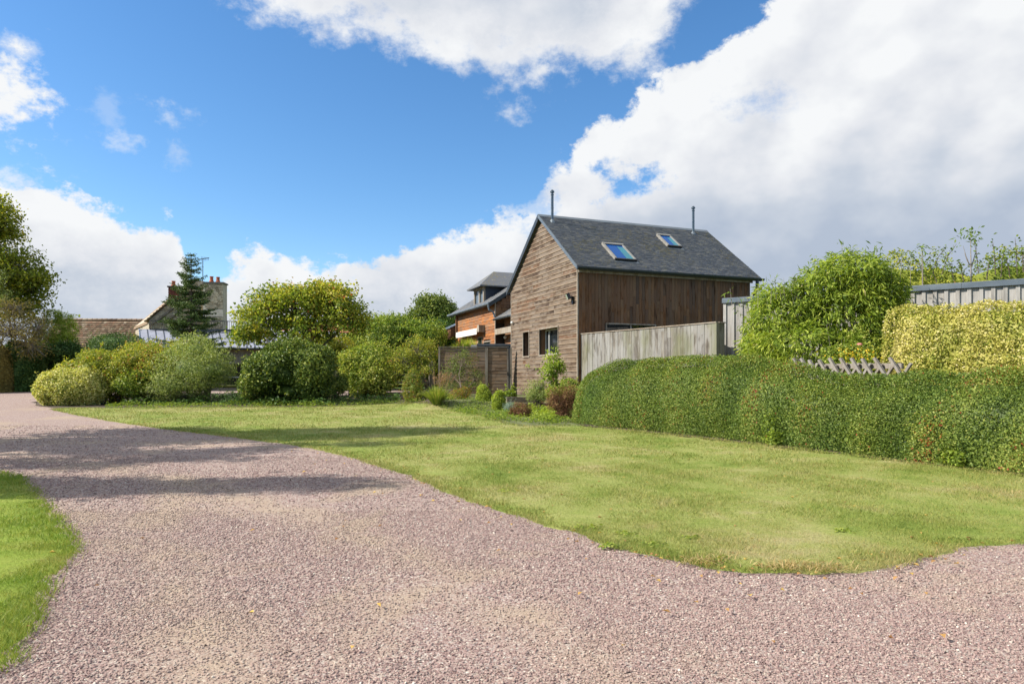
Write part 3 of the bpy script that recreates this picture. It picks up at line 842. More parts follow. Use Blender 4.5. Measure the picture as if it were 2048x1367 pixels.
m_.prism([(RA0-0.02, yr-0.002, ZR+0.02), (RA0-0.02, yr-0.002, ZR-0.12), (RA0-0.02, ye0-0.02, ZR-0.11-PT*(yr-ye0+0.02)), (RA0-0.02, ye0-0.02, ZR+0.02-PT*(yr-ye0+0.02))], (0.035, 0, 0)); m_.build('barge_board', M_ZINC, roof_o)
# gutter, fascia
m_ = MB(); n = 8
prof = [(-0.085*math.cos(PI*k/n), -0.085*math.sin(PI*k/n)) for k in range(n+1)]
prof += [(0.075*math.cos(PI*k/n), -0.075*math.sin(PI*k/n)) for k in range(n+1)]
m_.prism([(RA0-0.02, ye0-0.055+a, zed-0.03+b) for a, b in prof][::-1], (RA1-RA0+0.08, 0, 0)); m_.build('gutter', M_DZINC, roof_o)
m_ = MB(); m_.box((0.0, -0.10, 5.36), (BL+0.05, -0.06, 5.46)); m_.box((0.0, -0.06, 5.405), (BL, 0.0, 5.425)); m_.build('fascia', M_TRIM, barn)
m_ = MB(); m_.tube([(BL+0.12, ye0-0.05, zed-0.1), (BL+0.14, ye0-0.04, 5.2), (BL+0.2, -0.02, 4.9), (BL+0.2, -0.02, 0.8)], 0.07, 8); m_.build('downpipe', M_DZINC, barn)
pb = loc_of(hit(1025, 750, C0+EG*(GW+0.05), Vector((0, 1, 0))))
m_ = MB(); m_.tube([(0.0, GW+0.095, 0.6), (0.0, GW+0.095, 2.35)], 0.055, 8); m_.build('downpipe', plain('pipe_grey', (0.36, 0.36, 0.33), 0.6, var=0.15), barn)
# skylights
for (x0, x1, s0, s1) in sk:
    fr = MB(); h = 0.10; wd = 0.085
    def slab(a0, a1, b0, b1, h0, h1): return [RP(a0, b0, h0), RP(a1, b0, h0), RP(a1, b1, h0), RP(a0, b1, h0), RP(a0, b0, h1), RP(a1, b0, h1), RP(a1, b1, h1), RP(a0, b1, h1)]
    fr.hexa(slab(x0, x1, s1-0.10, s1, 0, h+0.015)); fr.hexa(slab(x0, x0+wd, s0+0.05, s1-0.10, 0, h)); fr.hexa(slab(x1-wd, x1, s0+0.05, s1-0.10, 0, h))
    sky_o = fr.build('skylight', M_SKYF, barn)
    m_ = MB(); m_.hexa(slab(x0+wd, x1-wd, s0+0.05, s1-0.10, 0.03, h-0.03)); m_.build('pane', M_SKYGL, sky_o)
    m_ = MB(); m_.hexa(slab(x0-0.005, x1+0.005, s0-0.02, s0+0.05, 0, h+0.005)); m_.build('lower_bar', M_BLACK, sky_o)
    xm = x1-wd-0.34*(x1-x0)
    m_ = MB(); m_.add([RP(xm, s0+0.055, h-0.026), RP(x1-wd, s0+0.055, h-0.026), RP(x1-wd, s1-0.30, h-0.026), RP(xm+0.04, s1-0.22, h-0.026)], [(0, 1, 2, 3)]); m_.build('blind', M_BLIND, sky_o)
    m_ = MB(); m_.hexa(slab(x0-0.03, x1+0.06, s0-0.17, s0-0.02, 0.012, 0.024)); m_.build('flashing', M_ZINC, sky_o)
# flue pipes
for (bx, by, ty) in ((1104.5, 443, 380), (1386.5, 467, 412.5)):
    a, s = roofhit(bx, by); p = RP(a, s, 0)
    wp = C0+EL*p.x+EG*p.y+UP*p.z
    H = (HY-ty)/F*wp.y+CH-wp.z
    m_ = MB(); m_.tube([p-Vector((0, 0, 0.15)), p+Vector((0, 0, H-0.22))], 0.055, 12); fl = m_.build('flue_pipe', M_FLUE, barn, smooth=False)
    m_ = MB(); m_.lathe(p+Vector((0, 0, H-0.22)), [(0.056, 0), (0.066, 0.01), (0.066, 0.05), (0.05, 0.06), (0.05, 0.10), (0.088, 0.12), (0.088, 0.17), (0.05, 0.20), (0.05, 0.22)], 12); m_.build('cap', M_FLUE, fl)
    m_ = MB(); m_.lathe(p+Vector((0, 0, -0.09)), [(0.13, -0.02), (0.12, 0.06), (0.062, 0.17)], 12); m_.build('collar', M_ZINC, fl)
    m_ = MB(); m_.lathe(p+Vector((0, 0, 0.55)), [(0.06, 0), (0.06, 0.03)], 12); m_.build('band', M_ZINC, fl)
# floodlight and small white lamp
b_, z_ = gablehit(1147, 592)
m_ = MB(); m_.bar((-0.02, b_, z_-0.12), (-0.16, b_, z_-0.02), 0.05, 0.05); m_.box((-0.05, b_-0.07, z_-0.2), (-0.03, b_+0.07, z_-0.02)); m_.bar((-0.03, b_-0.02, z_-0.16), (-0.05, b_-0.02, z_-0.3), 0.07, 0.05, (1, 0, 0))
fl = m_.build('floodlight', M_BLACK, barn)
m_ = MB(); m_.bar((-0.14, b_+0.02, z_+0.02), (-0.24, b_+0.06, z_-0.03), 0.30, 0.22); m_.build('lamp_head', M_BLACK, fl)
m_ = MB(); m_.bar((-0.241, b_+0.061, z_-0.031), (-0.25, b_+0.064, z_-0.035), 0.27, 0.19); m_.build('lens', plain('lamp_lens', (0.32, 0.42, 0.33), 0.15, var=0.1), fl)
b_, z_ = gablehit(1028, 645)
m_ = MB(); m_.lathe((-0.10, b_, z_-0.06), [(0.02, 0), (0.055, 0.02), (0.065, 0.06), (0.05, 0.11), (0.02, 0.125)], 10); m_.bar((0.0, b_, z_), (-0.06, b_, z_), 0.04, 0.04); m_.build('wall_camera', M_WHITE, barn)

# ------------------------------------------------------------------ rear house of orange timber
B0 = Vector((-0.871, 36.0, 0))
hs = thing('timber_house', 'orange timber house with slate roof and dormer, half hidden behind the tall barn', 'house', B0, RZ)
lb = lambda p: loc_of(p, B0)
HL, HE, HP = 7.14, 5.30, 0.655
ea = -0.35
def bhit(px, py, a=0.0): q = lb(hit(px, py, B0+EL*a, -EL)); return q.y, q.z
EZ = bhit(976, 606.5, ea)[1]
m_ = MB()
HR = 3.6
hz = lambda a: EZ+HP*(a-ea)
m_.prism([(0.03, 0.02, 0.3), (0.03, 0.02, hz(0)-0.14), (HR, 0.02, hz(HR)-0.14), (2*HR-0.03, 0.02, hz(0)-0.14), (2*HR-0.03, 0.02, 0.3)], (0, HL-0.04, 0)); m_.build('wall', M_DARK, hs)
fb = lambda s, off, z: (off, s, z)
rb2 = random.Random(5)
ob = [bhit(957, 670)+bhit(966, 670), bhit(968, 680)+bhit(981, 680)]
dk0, dk1 = sorted((bhit(957, 670)[0], bhit(964.5, 670)[0]))
dr0, dr1 = sorted((bhit(968.5, 680)[0], bhit(981, 680)[0]))
z = 0.8
while z < hz(0)-0.2:
    z1 = min(z+0.165, hz(0)-0.16)
    sp = [(0.04, HL-0.04)]
    if z < 3.75: sp = [(0.04, dr0), (dr1, dk0), (dk1, HL-0.04)] if z < 3.45 else [(0.04, dk0), (dk1, HL-0.04)]
    for a, b in sp:
        for c, d in split(a, b, rb2, 2, 4): lap_board('house_board', fb, c+0.002, d-0.002, z, z1, -1, M_ORANGE, hs, rb2, depth=0.024)
    z += 0.165
for y0, y1, zt, nm in ((dk0, dk1, 3.75, 'doorway'), (dr0, dr1, 3.45, 'window')):
    m_ = MB(); m_.box((-0.03, y0-0.05, 0.8), (0.0, y0, zt)); m_.box((-0.03, y1, 0.8), (0.0, y1+0.05, zt)); m_.box((-0.03, y0-0.05, zt), (0.0, y1+0.05, zt+0.06)); f_ = m_.build(nm, M_TRIM, hs)
    m_ = MB(); m_.box((0.004, y0, 0.8), (0.015, y1, zt)); m_.build('pane', M_GLASS, f_)
m_ = MB(); m_.box((-0.05, HL-0.06, 0.5), (0.02, HL+0.05, hz(0)-0.15)); m_.box((-0.12, HL-0.32, 0.5), (-0.03, HL-0.2, hz(0)-0.18)); m_.build('corner_trim', M_WALLV, hs)
m_ = MB(); m_.box((-0.04, -0.05, 0.5), (0.0, 0.03, hz(0)-0.16)); m_.build('corner_trim', M_TRIM, hs)
# gable facing the barn
z = 4.4
fgab = lambda s, off, z: (s, off, z)
while z < hz(HR)-0.3:
    a0 = max(0.03, ea+(z+0.17-EZ+0.16)/HP)
    lap_board('house_board', fgab, a0, 2*HR-a0, z, z+0.165, -1, M_WALLV, hs, rb2, depth=0.024)
    z += 0.165
r_ = MB(); RB0, RB1 = -0.12, HL+0.55
r_.prism([(ea, RB0, EZ), (HR, RB0, hz(HR)), (2*HR-ea, RB0, EZ), (2*HR-ea, RB0, EZ-0.13), (HR, RB0, hz(HR)-0.14), (ea, RB0, EZ-0.13)], (0, RB1-RB0, 0))
hroof = r_.build('roof', M_SLATE, hs)
c2 = 1/math.hypot(1, HP); s2 = HP*c2
HUS, HNR = Vector((c2, 0, s2)), Vector((-s2, 0, c2))
slate_field('slates', (ea, RB1, EZ), (0, -1, 0), HUS, HNR, RB1-RB0, (HR-ea)/c2-0.02, 0.15, 0.22, M_SLATE, hroof, 8)
m_ = MB(); m_.prism([(ea-0.03, RB0-0.03, EZ+0.03), (ea-0.03, RB0-0.03, EZ-0.2), (HR, RB0-0.03, hz(HR)-0.2), (HR, RB0-0.03, hz(HR)+0.03)], (0, 0.035, 0)); m_.build('barge_board', M_DZINC, hroof)
m_ = MB(); m_.tube([(ea-0.05, RB0-0.02, EZ-0.03), (ea-0.05, RB1, EZ-0.03)], 0.07, 8); m_.build('gutter', M_ZINC, hroof)
q0, q1 = bhit(974, 608, ea), bhit(992, 634)
m_ = MB(); m_.tube([(ea-0.05, 0.0, EZ-0.06), (ea-0.05, 0.0, EZ-0.2), (ea-0.02, -0.01, EZ-0.36), (-0.16, -0.03, EZ-0.46), (-0.09, -0.05, EZ-0.62), (-0.09, -0.05, 4.68)], 0.05, 8); m_.build('downpipe', M_ZINC, hs)
# dormer
def hroofhit(px, py):
    q = lb(hit(px, py, B0+EL*ea+UP*EZ, EL*HNR.x+UP*HNR.z)); return q
da = hroofhit(958, 606); d_far = bhit(949, 600, da.x)[0]; d_near = bhit(968.5, 600, da.x)[0]
dz1 = bhit(960, 575, da.x)[1]; dz0 = hz(da.x)
dm = MB()
back = lambda zz: ea+(zz-EZ)/HP
dm.prism([(da.x+0.08, d_near, dz0+0.03), (back(dz1)+0.3, d_near, dz1), (da.x+0.08, d_near, dz1)], (0, (d_far-d_near), 0)); dorm = dm.build('dormer', plain('dormer_cladding', (0.03, 0.04, 0.06), 0.6, var=0.3), hs)
m_ = MB()
for y in (d_near, d_far-0.12, d_near+0.42*(d_far-d_near)): m_.box((da.x-0.04, y, dz0-0.02), (da.x+0.07, y+0.12, dz1))
m_.box((da.x-0.05, d_near, dz1-0.12), (da.x+0.06, d_far, dz1-0.002)); m_.build('frame', M_TRIM, dorm)
m_ = MB(); m_.box((da.x+0.05, d_near+0.1, dz0+0.02), (da.x+0.075, d_far-0.1, dz1-0.1)); m_.build('pane', glass('dormer_glass', (0.12, 0.16, 0.2), 0.05), dorm)
ov = 0.36; yc = (d_near+d_far)/2; hw = (d_far-d_near)/2+ov; ze = dz1+0.02; zt = ze+hw*0.78
xf = da.x-ov; xb = back(zt)+1.8
rd = MB()
Vv = [(xf, yc-hw, ze), (xf, yc+hw, ze), (xf+hw*1.0, yc, zt), (xb, yc, zt), (xb, yc-hw, ze), (xb, yc+hw, ze)]
Vb = [(x, y, zz-0.07) for x, y, zz in Vv]
rd.add(Vv+Vb, [(0, 2, 1), (0, 4, 3, 2), (1, 2, 3, 5), (6, 7, 8), (6, 8, 9, 10), (7, 11, 9, 8), (0, 1, 7, 6), (4, 0, 6, 10), (1, 5, 11, 7), (3, 4, 10, 9), (5, 3, 9, 11)])
dr_ = rd.build('dormer_roof', M_SLATE, dorm)
# lean-to beside the barn
lz = bhit(994, 637, 0.0)[1]
m_ = MB(); m_.prism([(-0.12, -4.55, lz), (2.4, -4.55, lz+1.6), (2.4, -4.55, lz+1.5), (-0.12, -4.55, lz-0.1)], (0, 4.42, 0)); lean = m_.build('lean_to_roof', M_SLATE, hs)
k = math.hypot(1, 1.6/2.52)
slate_field('slates', (-0.12, -0.13, lz), (0, -1, 0), Vector((1, 0, 0.635))/k, Vector((-0.635, 0, 1))/k, 4.42, 2.6, 0.16, 0.22, M_SLATE, lean, 9)
m_ = MB(); m_.tube([(-0.16, -4.6, lz-0.05), (-0.16, -0.12, lz-0.05)], 0.055, 8); m_.build('gutter', M_DZINC, lean)
zb1, zb0 = bhit(1005, 655.5, 0.0)[1], bhit(1005, 667, 0.0)[1]
m_ = MB(); m_.box((-0.05, -4.6, zb0), (0.12, -0.06, zb1)); m_.build('beam', M_TRIM, hs)
z = 0.9
while z < lz-0.05:
    lap_board('house_board', lambda s, off, z: (0.5+off, s, z), -4.5, -0.06, z, min(z+0.165, lz+0.1), -1, M_ORANGE, hs, rb2, depth=0.024); z += 0.165
m_ = MB(); m_.box((0.53, -4.6, 0.4), (0.7, -0.02, lz+0.3)); m_.build('wall', M_DARK, hs)
y_, z_ = bhit(1008, 674, 0.3)
m_ = MB(); m_.lathe((0.36, y_, z_-0.08), [(0.03, 0), (0.08, 0.05), (0.08, 0.12), (0.03, 0.17)], 10); m_.bar((0.36, y_, z_+0.05), (0.5, y_, z_+0.05), 0.03, 0.03); m_.build('wall_lamp', M_WHITE, hs)
# awning, folded, with its white valance
yA, zA = bhit(913, 666, -0.35); yB, zB_ = bhit(955, 654.5, -0.35); zC = bhit(955, 666, -0.35)[1]; zm = (zA+zB_)/2
m_ = MB(); m_.box((-0.36, yB, zm-0.14), (-0.05, yA, zm)); aw = m_.build('awning', M_WHITE, hs)
m_ = MB(); m_.box((-0.40, yB+0.02, zC-0.06), (-0.375, yA-0.02, zm-0.02)); m_.build('valance', plain('valance_cloth', (0.70, 0.69, 0.64), 0.8, var=0.08), aw)
m_ = MB(); m_.box((-0.38, yB-0.32, zm-0.22), (-0.04, yB-0.02, zm+0.16)); m_.build('bracket', M_TRIM, aw)
# small bay at the far end with a zinc top
y0_, z0_ = HL+0.1, bhit(905, 677, -0.2)[1]; z1_ = bhit(905, 657, -0.2)[1]
m_ = MB(); m_.prism([(-0.35, y0_, z0_), (-0.35, y0_, z1_), (0.9, y0_, z1_+0.55), (0.9, y0_, z0_)], (0, 1.9, 0)); bay = m_.build('bay', M_WALLV, hs)
m_ = MB(); m_.prism([(-0.42, y0_-0.03, z1_+0.0), (0.95, y0_-0.03, z1_+0.6), (0.95, y0_-0.03, z1_+0.66), (-0.42, y0_-0.03, z1_+0.06)], (0, 2.0, 0)); m_.build('bay_roof', M_ZINC, bay)

# ------------------------------------------------------------------ dark plank screen with gate
gt = thing('plank_gate', 'dark brown horizontal plank screen with gate, left of the barn gable', 'gate', (P(877, 755, 30.6).x, 30.6, 0), math.radians(-1.0))
gwid = (1017-877)/F*30.6; gz1 = CH+(HY-694)/F*30.6; gz0 = 0.78
xm = (971.5-877)/F*30.6
rg = random.Random(4)
def gate_planks(x0, x1, par, n=14):
    h = (gz1-gz0-0.02)/n
    for i in range(n):
        z0 = gz0+i*h
        cut = [x0, x1] if rg.random() < 0.5 else [x0, x0+(x1-x0)*rg.uniform(0.35, 0.6), x1]
        for a, b in zip(cut, cut[1:]):
            m_ = MB(); d = rg.uniform(-.006, .006); m_.hexa([(a+0.002, -0.018+d, z0+0.006), (b-0.002, -0.018+d, z0+0.006), (b-0.002, 0.012, z0+0.006), (a+0.002, 0.012, z0+0.006),
                                                         (a+0.002, -0.010+d, z0+h-0.003), (b-0.002, -0.010+d, z0+h-0.003), (b-0.002, 0.012, z0+h-0.003), (a+0.002, 0.012, z0+h-0.003)])
            m_.build('plank', M_GATE, par)
gate_planks(0.09, xm-0.03, gt); gate_planks(xm+0.10, gwid-0.07, gt)
for x, w, zz in ((0.0, 0.08, gz1), (xm-0.025, 0.12, gz1), (gwid-0.065, 0.065, gz1-0.06), (gwid+0.06, 0.09, gz1-0.02)):
    m_ = MB(); m_.box((x, -0.05, gz0-0.3), (x+w, 0.05, zz)); m_.build('post', M_POST, gt)
m_ = MB(); m_.box((-0.01, -0.06, gz1), (gwid+0.02, 0.06, gz1+0.03)); m_.build('top_rail', M_POST, gt)
m_ = MB(); m_.box((gwid-0.055, -0.075, 1.6), (gwid-0.02, -0.052, 1.75)); m_.build('handle', M_BLACK, gt)
cb = thing('metal_cabinet', 'dark grey flat topped cabinet showing above the plank gate', 'cabinet', (P(955, 755, 31.6).x, 31.6, 0))
cz = CH+(HY-687)/F*31.6; cw = (1022-955)/F*31.6
m_ = MB(); m_.box((0, 0, 0.6), (cw, 0.6, cz-0.08)); m_.build('casing', M_DZINC, cb)
m_ = MB(); m_.box((-0.03, -0.03, cz-0.08), (cw+0.03, 0.63, cz)); m_.build('lid', plain('cabinet_lid', (0.10, 0.11, 0.12), 0.5, 0.3), cb)
m_ = MB(); m_.box((-0.3, 0.02, cz-0.35), (-0.035, 0.5, cz-0.05)); m_.build('side_unit', M_PFRAME, cb)

# ------------------------------------------------------------------ silvered plank fence from the barn corner
fa = Vector((2.47, 25.15, 0)); fz = CH+88/F*25.15
fd = fz-CH; d_r = fd*F/(HY-643); fb_ = Vector(((1432-CX)/F*d_r, d_r, 0))
ln = (fb_-fa).length; frz = math.atan2(fb_.y-fa.y, fb_.x-fa.x)
pf = thing('plank_fence', 'pale silvered vertical plank fence running forward from the barn corner', 'fence', fa, frz)
rf = random.Random(8)
nf_ = 47
for k in range(nf_):
    x0 = k*ln/nf_; x1 = (k+1)*ln/nf_-0.006
    y = -rf.uniform(0.018, 0.03)
    zt = fz-0.035
    cuts = [0.25, zt] if rf.random() < 0.75 else [0.25, zt-rf.uniform(0.12, 0.5), zt]
    for a, b in zip(cuts, cuts[1:]):
        m_ = MB(); m_.box((x0, y+rf.uniform(-.002, .002), a), (x1, 0.0, b-0.002)); m_.build('fence_board', M_GREYW, pf)
m_ = MB(); m_.box((0, 0.002, 0.25), (ln, 0.06, fz-0.04)); m_.build('backing', M_DARK, pf)
m_ = MB(); m_.box((-0.02, -0.05, fz-0.034), (ln+0.04, 0.09, fz)); m_.build('cap_rail', M_TRIM, pf)
m_ = MB(); m_.box((ln, -0.04, 0.2), (ln+0.05, 0.075, fz-0.035)); m_.build('end_post', M_GREYW, pf)
for k in range(2):
    m_ = MB(); m_.box((ln+0.01, 0.08+k*0.12, 0.25), (ln+0.045, 0.08+(k+1)*0.12-0.005, fz-0.036)); m_.build('fence_board', M_GREYW, pf)
m_ = MB(); m_.box((ln-0.02, 0.06, fz-0.034), (ln+0.07, 0.34, fz-0.001)); m_.build('cap_rail', M_TRIM, pf)

# ------------------------------------------------------------------ long shed wall with zinc coping
sd0 = 20.6
sz = CH+158.6/F*sd0
sa = Vector(((1447.8-CX)/F*sd0, sd0, 0)); sd1 = (sz-CH)*F/198.0; sb = Vector((1024/F*sd1, sd1, 0))
srz = math.atan2(sb.y-sa.y, sb.x-sa.x); sl = (sb-sa).length+3.4
sh = thing('garden_shed', 'long grey board and batten shed wall with dark zinc coping behind bamboo and yellow hedge', 'shed', sa, srz)
rs = random.Random(9)
pt = 0.245; nb_ = int(sl/pt)
cop = 0.15
for k in range(nb_):
    m_ = MB(); m_.box((k*pt+0.04, -0.02-rs.uniform(0, .004), 0.2), ((k+1)*pt+0.035, 0.0, sz-cop)); m_.build('shed_board', M_SHEDW, sh)
    m_ = MB(); m_.box((k*pt-0.005, -0.055-rs.uniform(0, .004), 0.2), (k*pt+0.08, -0.0245, sz-cop-0.002)); m_.build('batten', M_SHEDW, sh)
m_ = MB(); m_.box((0.0, 0.002, 0.2), (sl, 3.0, sz-cop)); m_.build('body', M_DARK, sh)
k = 0
while k*2.0 < sl:
    a0, a1 = k*2.0-(0.03 if k == 0 else 0), min(sl, (k+1)*2.0-0.006)
    m_ = MB(); m_.prism([(a0, -0.10, sz-cop+0.0), (a0, -0.10, sz-0.02), (a0, -0.06, sz), (a0, 0.5, sz+0.02), (a0, 0.5, sz-0.02), (a0, -0.085, sz-cop)], (a1-a0, 0, 0)); m_.build('coping', M_ZINC, sh); k += 1
m_ = MB(); m_.box((0, 0.3, sz-cop), (sl, 3.05, sz-0.03)); m_.build('flat_roof', M_DZINC, sh)
for k in range(12):
    m_ = MB(); m_.box((-0.02, 0.002+k*0.245, 0.2), (-0.001, (k+1)*0.245-0.004, sz-cop)); m_.build('shed_board', M_SHEDW, sh)

# ------------------------------------------------------------------ low criss-cross stake fence
xf_ = thing('stake_fence', 'low criss cross fence of split pale stakes between dark hedge and yellow flowers', 'fence', on(*W2(P(1590, 755, 15.6))), 0)
A_ = P(1590, 719, 15.6); B_ = P(1800, 716, 13.4)
base_ = Vector(xf_.location)
dirx = (B_-A_); dirx.z = 0; LX = dirx.length; dirx.normalize(); nrm = Vector((-dirx.y, dirx.x, 0))
if nrm.y > 0: nrm = -nrm
O_ = Vector((A_.x, A_.y, 0))-Vector((base_.x, base_.y, 0))
rx_ = random.Random(2)
for q in [1588, 1606, 1624, 1646, 1668, 1691, 1713, 1734, 1757, 1785]:
    k = (q-1588)/(1800-1588)
    s = k*LX*1.0
    ht = A_.z+(B_.z-A_.z)*k-base_.z+rx_.uniform(-0.015, 0.03)
    p = O_+dirx*s+nrm*0.05+UP*ht; d = dirx*0.42-UP*0.62
    m_ = MB(); m_.bar(p, p+d*1.25, 0.05, 0.07, nrm); m_.build('stake', M_PICKET, xf_)
    p2 = O_+dirx*(s+0.40)+UP*(ht-0.12)
    m_ = MB(); m_.bar(p2, p2-dirx*0.42*1.2-UP*0.62*1.2, 0.045, 0.065, nrm); m_.build('stake', M_PICKET, xf_)
m_ = MB(); m_.bar(O_+UP*(A_.z-base_.z-0.15)-nrm*0.08, O_+dirx*LX+UP*(B_.z-base_.z-0.15)-nrm*0.08, 0.07, 0.11); m_.build('rail', M_PICKET, xf_)
m_ = MB(); m_.bar(O_-UP*0.1-dirx*0.0-nrm*0.1, O_+UP*(A_.z-base_.z+0.01)-nrm*0.1, 0.12, 0.12, (1, 0, 0)); m_.build('post', M_POST, xf_)

# ------------------------------------------------------------------ old stone house and tiled wing at the left
t = MT('clay_tile')
c = t.ramp(t.attr(), [(0.0, (0.13, 0.08, 0.055)), (0.3, (0.23, 0.15, 0.10)), (0.6, (0.33, 0.235, 0.16)), (0.85, (0.28, 0.155, 0.10)), (1.0, (0.44, 0.36, 0.26))])
w = t.coord('World')
c = t.mix(t.ramp(t.noise(w, 5, 5, 0.7), [(0.45, 0.0), (0.62, 0.6)]), c, (0.24, 0.21, 0.14))
t.set(col=c, rough=0.9, spec=0.15)
M_TILE = t.m
t = MT('rubble_stone')
c = t.ramp(t.attr(), [(0.0, (0.27, 0.225, 0.145)), (0.4, (0.47, 0.41, 0.28)), (0.75, (0.58, 0.52, 0.37)), (1.0, (0.36, 0.30, 0.20))])
c = t.mix(1.0, c, t.ramp(t.noise(t.coord('World'), 9, 4), [(0.3, 0.7), (0.7, 1.25)]), 'MULTIPLY')
t.set(col=c, rough=0.95, spec=0.1)
M_STN = t.m
M_MORTAR = plain('mortar', (0.42, 0.37, 0.28), 0.95, var=0.2)
M_POT = plain('terracotta', (0.36, 0.105, 0.05), 0.8, var=0.2)
M_BRICK = plain('dark_red_brick', (0.16, 0.05, 0.035), 0.9, var=0.3, scale=8)
M_VZINC = plain('pale_zinc', (0.33, 0.35, 0.42), 0.45, 0.25, var=0.1)

# tiled wing
tw0 = P(100, 755, 54); ridge_z = CH+(HY-634)/F*54
tw = thing('tiled_barn', 'long low barn roofed in mottled brown clay tiles, far left behind the hedges', 'outbuilding', (tw0.x-1.0, 54, 0), math.radians(4))
tl_ = (296-100)/F*54.5+1.2
ze_ = 3.0
m_ = MB(); m_.box((0.1, 0.0, 0.5), (tl_-0.1, 5.4, ze_+0.1)); m_.prism([(0.1, 0.0, ze_), (0.1, 2.7, ridge_z-0.15), (0.1, 5.4, ze_)], (tl_-0.2, 0, 0)); m_.build('wall', plain('rendered_wall', (0.36, 0.31, 0.23), 0.9), tw)
rise = ridge_z-ze_; ru = 3.1
m_ = MB(); m_.prism([(0, -0.4, ze_), (0, 2.7, ridge_z), (0, 5.8, ze_), (0, 5.8, ze_-0.12), (0, 2.7, ridge_z-0.12), (0, -0.4, ze_-0.12)], (tl_, 0, 0)); rf_ = m_.build('roof', M_TILE, tw)
k = math.hypot(ru, rise)
slate_field('tiles', (0, -0.4, ze_), (1, 0, 0), Vector((0, ru, rise))/k, Vector((0, -rise, ru))/k, tl_, k-0.02, 0.255, 0.225, M_TILE, rf_, 3, thick=0.022)
m_ = MB()
for i in range(int(tl_/0.4)): m_.tube([(i*0.4, 2.7, ridge_z+0.02), (i*0.4+0.39, 2.7, ridge_z+0.03)], [0.12, 0.135], 8, rx_.random())
m_.build('ridge_tiles', M_TILE, rf_, kind='stuff')

# main house: gable with tiled verge, chimneys
mh0 = P(296, 755, 50)
mh = thing('stone_house', 'old stone gabled house with big pale chimney and clay pots behind the spruce', 'house', (mh0.x, 50, 0), math.radians(6))
def mloc(px, py, d=50.3): q = P(px, py, d); return (q.x-mh0.x), q.z
x1_, zA_ = mloc(394, 556); xw, zw0 = mloc(297, 640)
x2_ = mloc(438, 600)[0]
m_ = MB(); m_.prism([(0, 0.15, 0.5), (x2_, 0.15, 0.5), (x2_, 0.15, zA_-0.5), (x1_, 0.15, zA_-0.1), (0, 0.15, zw0)], (-3.6, 6.3, 0)); m_.build('wall', M_MORTAR, mh)
def courses(par, inside_f, x0, x1, z0, z1, y, hh=0.15, ww=(0.2, 0.5), seed=1, mat=None, name='stones'):
    r = random.Random(seed); m = MB(); z = z0
    while z < z1:
        h = hh*r.uniform(0.8, 1.2); x = x0
        while x < x1:
            w = r.uniform(*ww); a = min(x+w, x1)
            if a-x > 0.04 and inside_f((x+a)/2, z+h/2): m.box((x+0.008, y-0.02-r.uniform(0, .02), z+0.008), (a-0.008, y+0.02, min(z+h, z1)-0.008), r.random())
            x = a
        z += h
    m.build(name, mat or M_STN, par, kind='stuff')
slope_z = lambda x: zw0+(zA_-zw0)*x/x1_
courses(mh, lambda x, z: z < slope_z(x)-0.12 if x < x1_ else z < zA_-0.6, 0.05, x2_, 2.0, zA_, 0.15, 0.16, (0.22, 0.5), 3)
# verge tiles climbing the gable
m_ = MB(); n = 17
for i in range(n):
    a = -0.25+(x1_+0.1)*i/n; b = -0.25+(x1_+0.1)*(i+1)/n+0.08
    m_.hexa([(a, -0.12, slope_z(a)+0.08), (b, -0.12, slope_z(b)+0.0), (b, 0.5, slope_z(b)+0.0), (a, 0.5, slope_z(a)+0.08), (a, -0.12, slope_z(a)+0.14), (b, -0.12, slope_z(b)+0.05), (b, 0.5, slope_z(b)+0.05), (a, 0.5, slope_z(a)+0.14)], rx_.random())
m_.build('verge_tiles', M_TILE, mh, kind='stuff')
m_ = MB(); m_.prism([(-0.25, 0.5, slope_z(-0.25)+0.12), (x1_, 0.5, slope_z(x1_)+0.05), (x1_, 0.5, slope_z(x1_)-0.1), (-0.25, 0.5, slope_z(-0.25)-0.05)], (-3.5, 6.0, 0)); m_.build('roof', M_TILE, mh)
m_ = MB()
m_.bar((0.3, 0.04, slope_z(0.3)-0.55), (x1_*0.62, 0.04, slope_z(x1_*0.62)-0.75), 0.14, 0.16, (0, 1, 0)); m_.bar((0.9, 0.04, slope_z(0.3)-0.6), (x1_*0.7, 0.04, slope_z(x1_*0.7)-1.35), 0.12, 0.14, (0, 1, 0))
m_.build('brace', M_POST, mh)
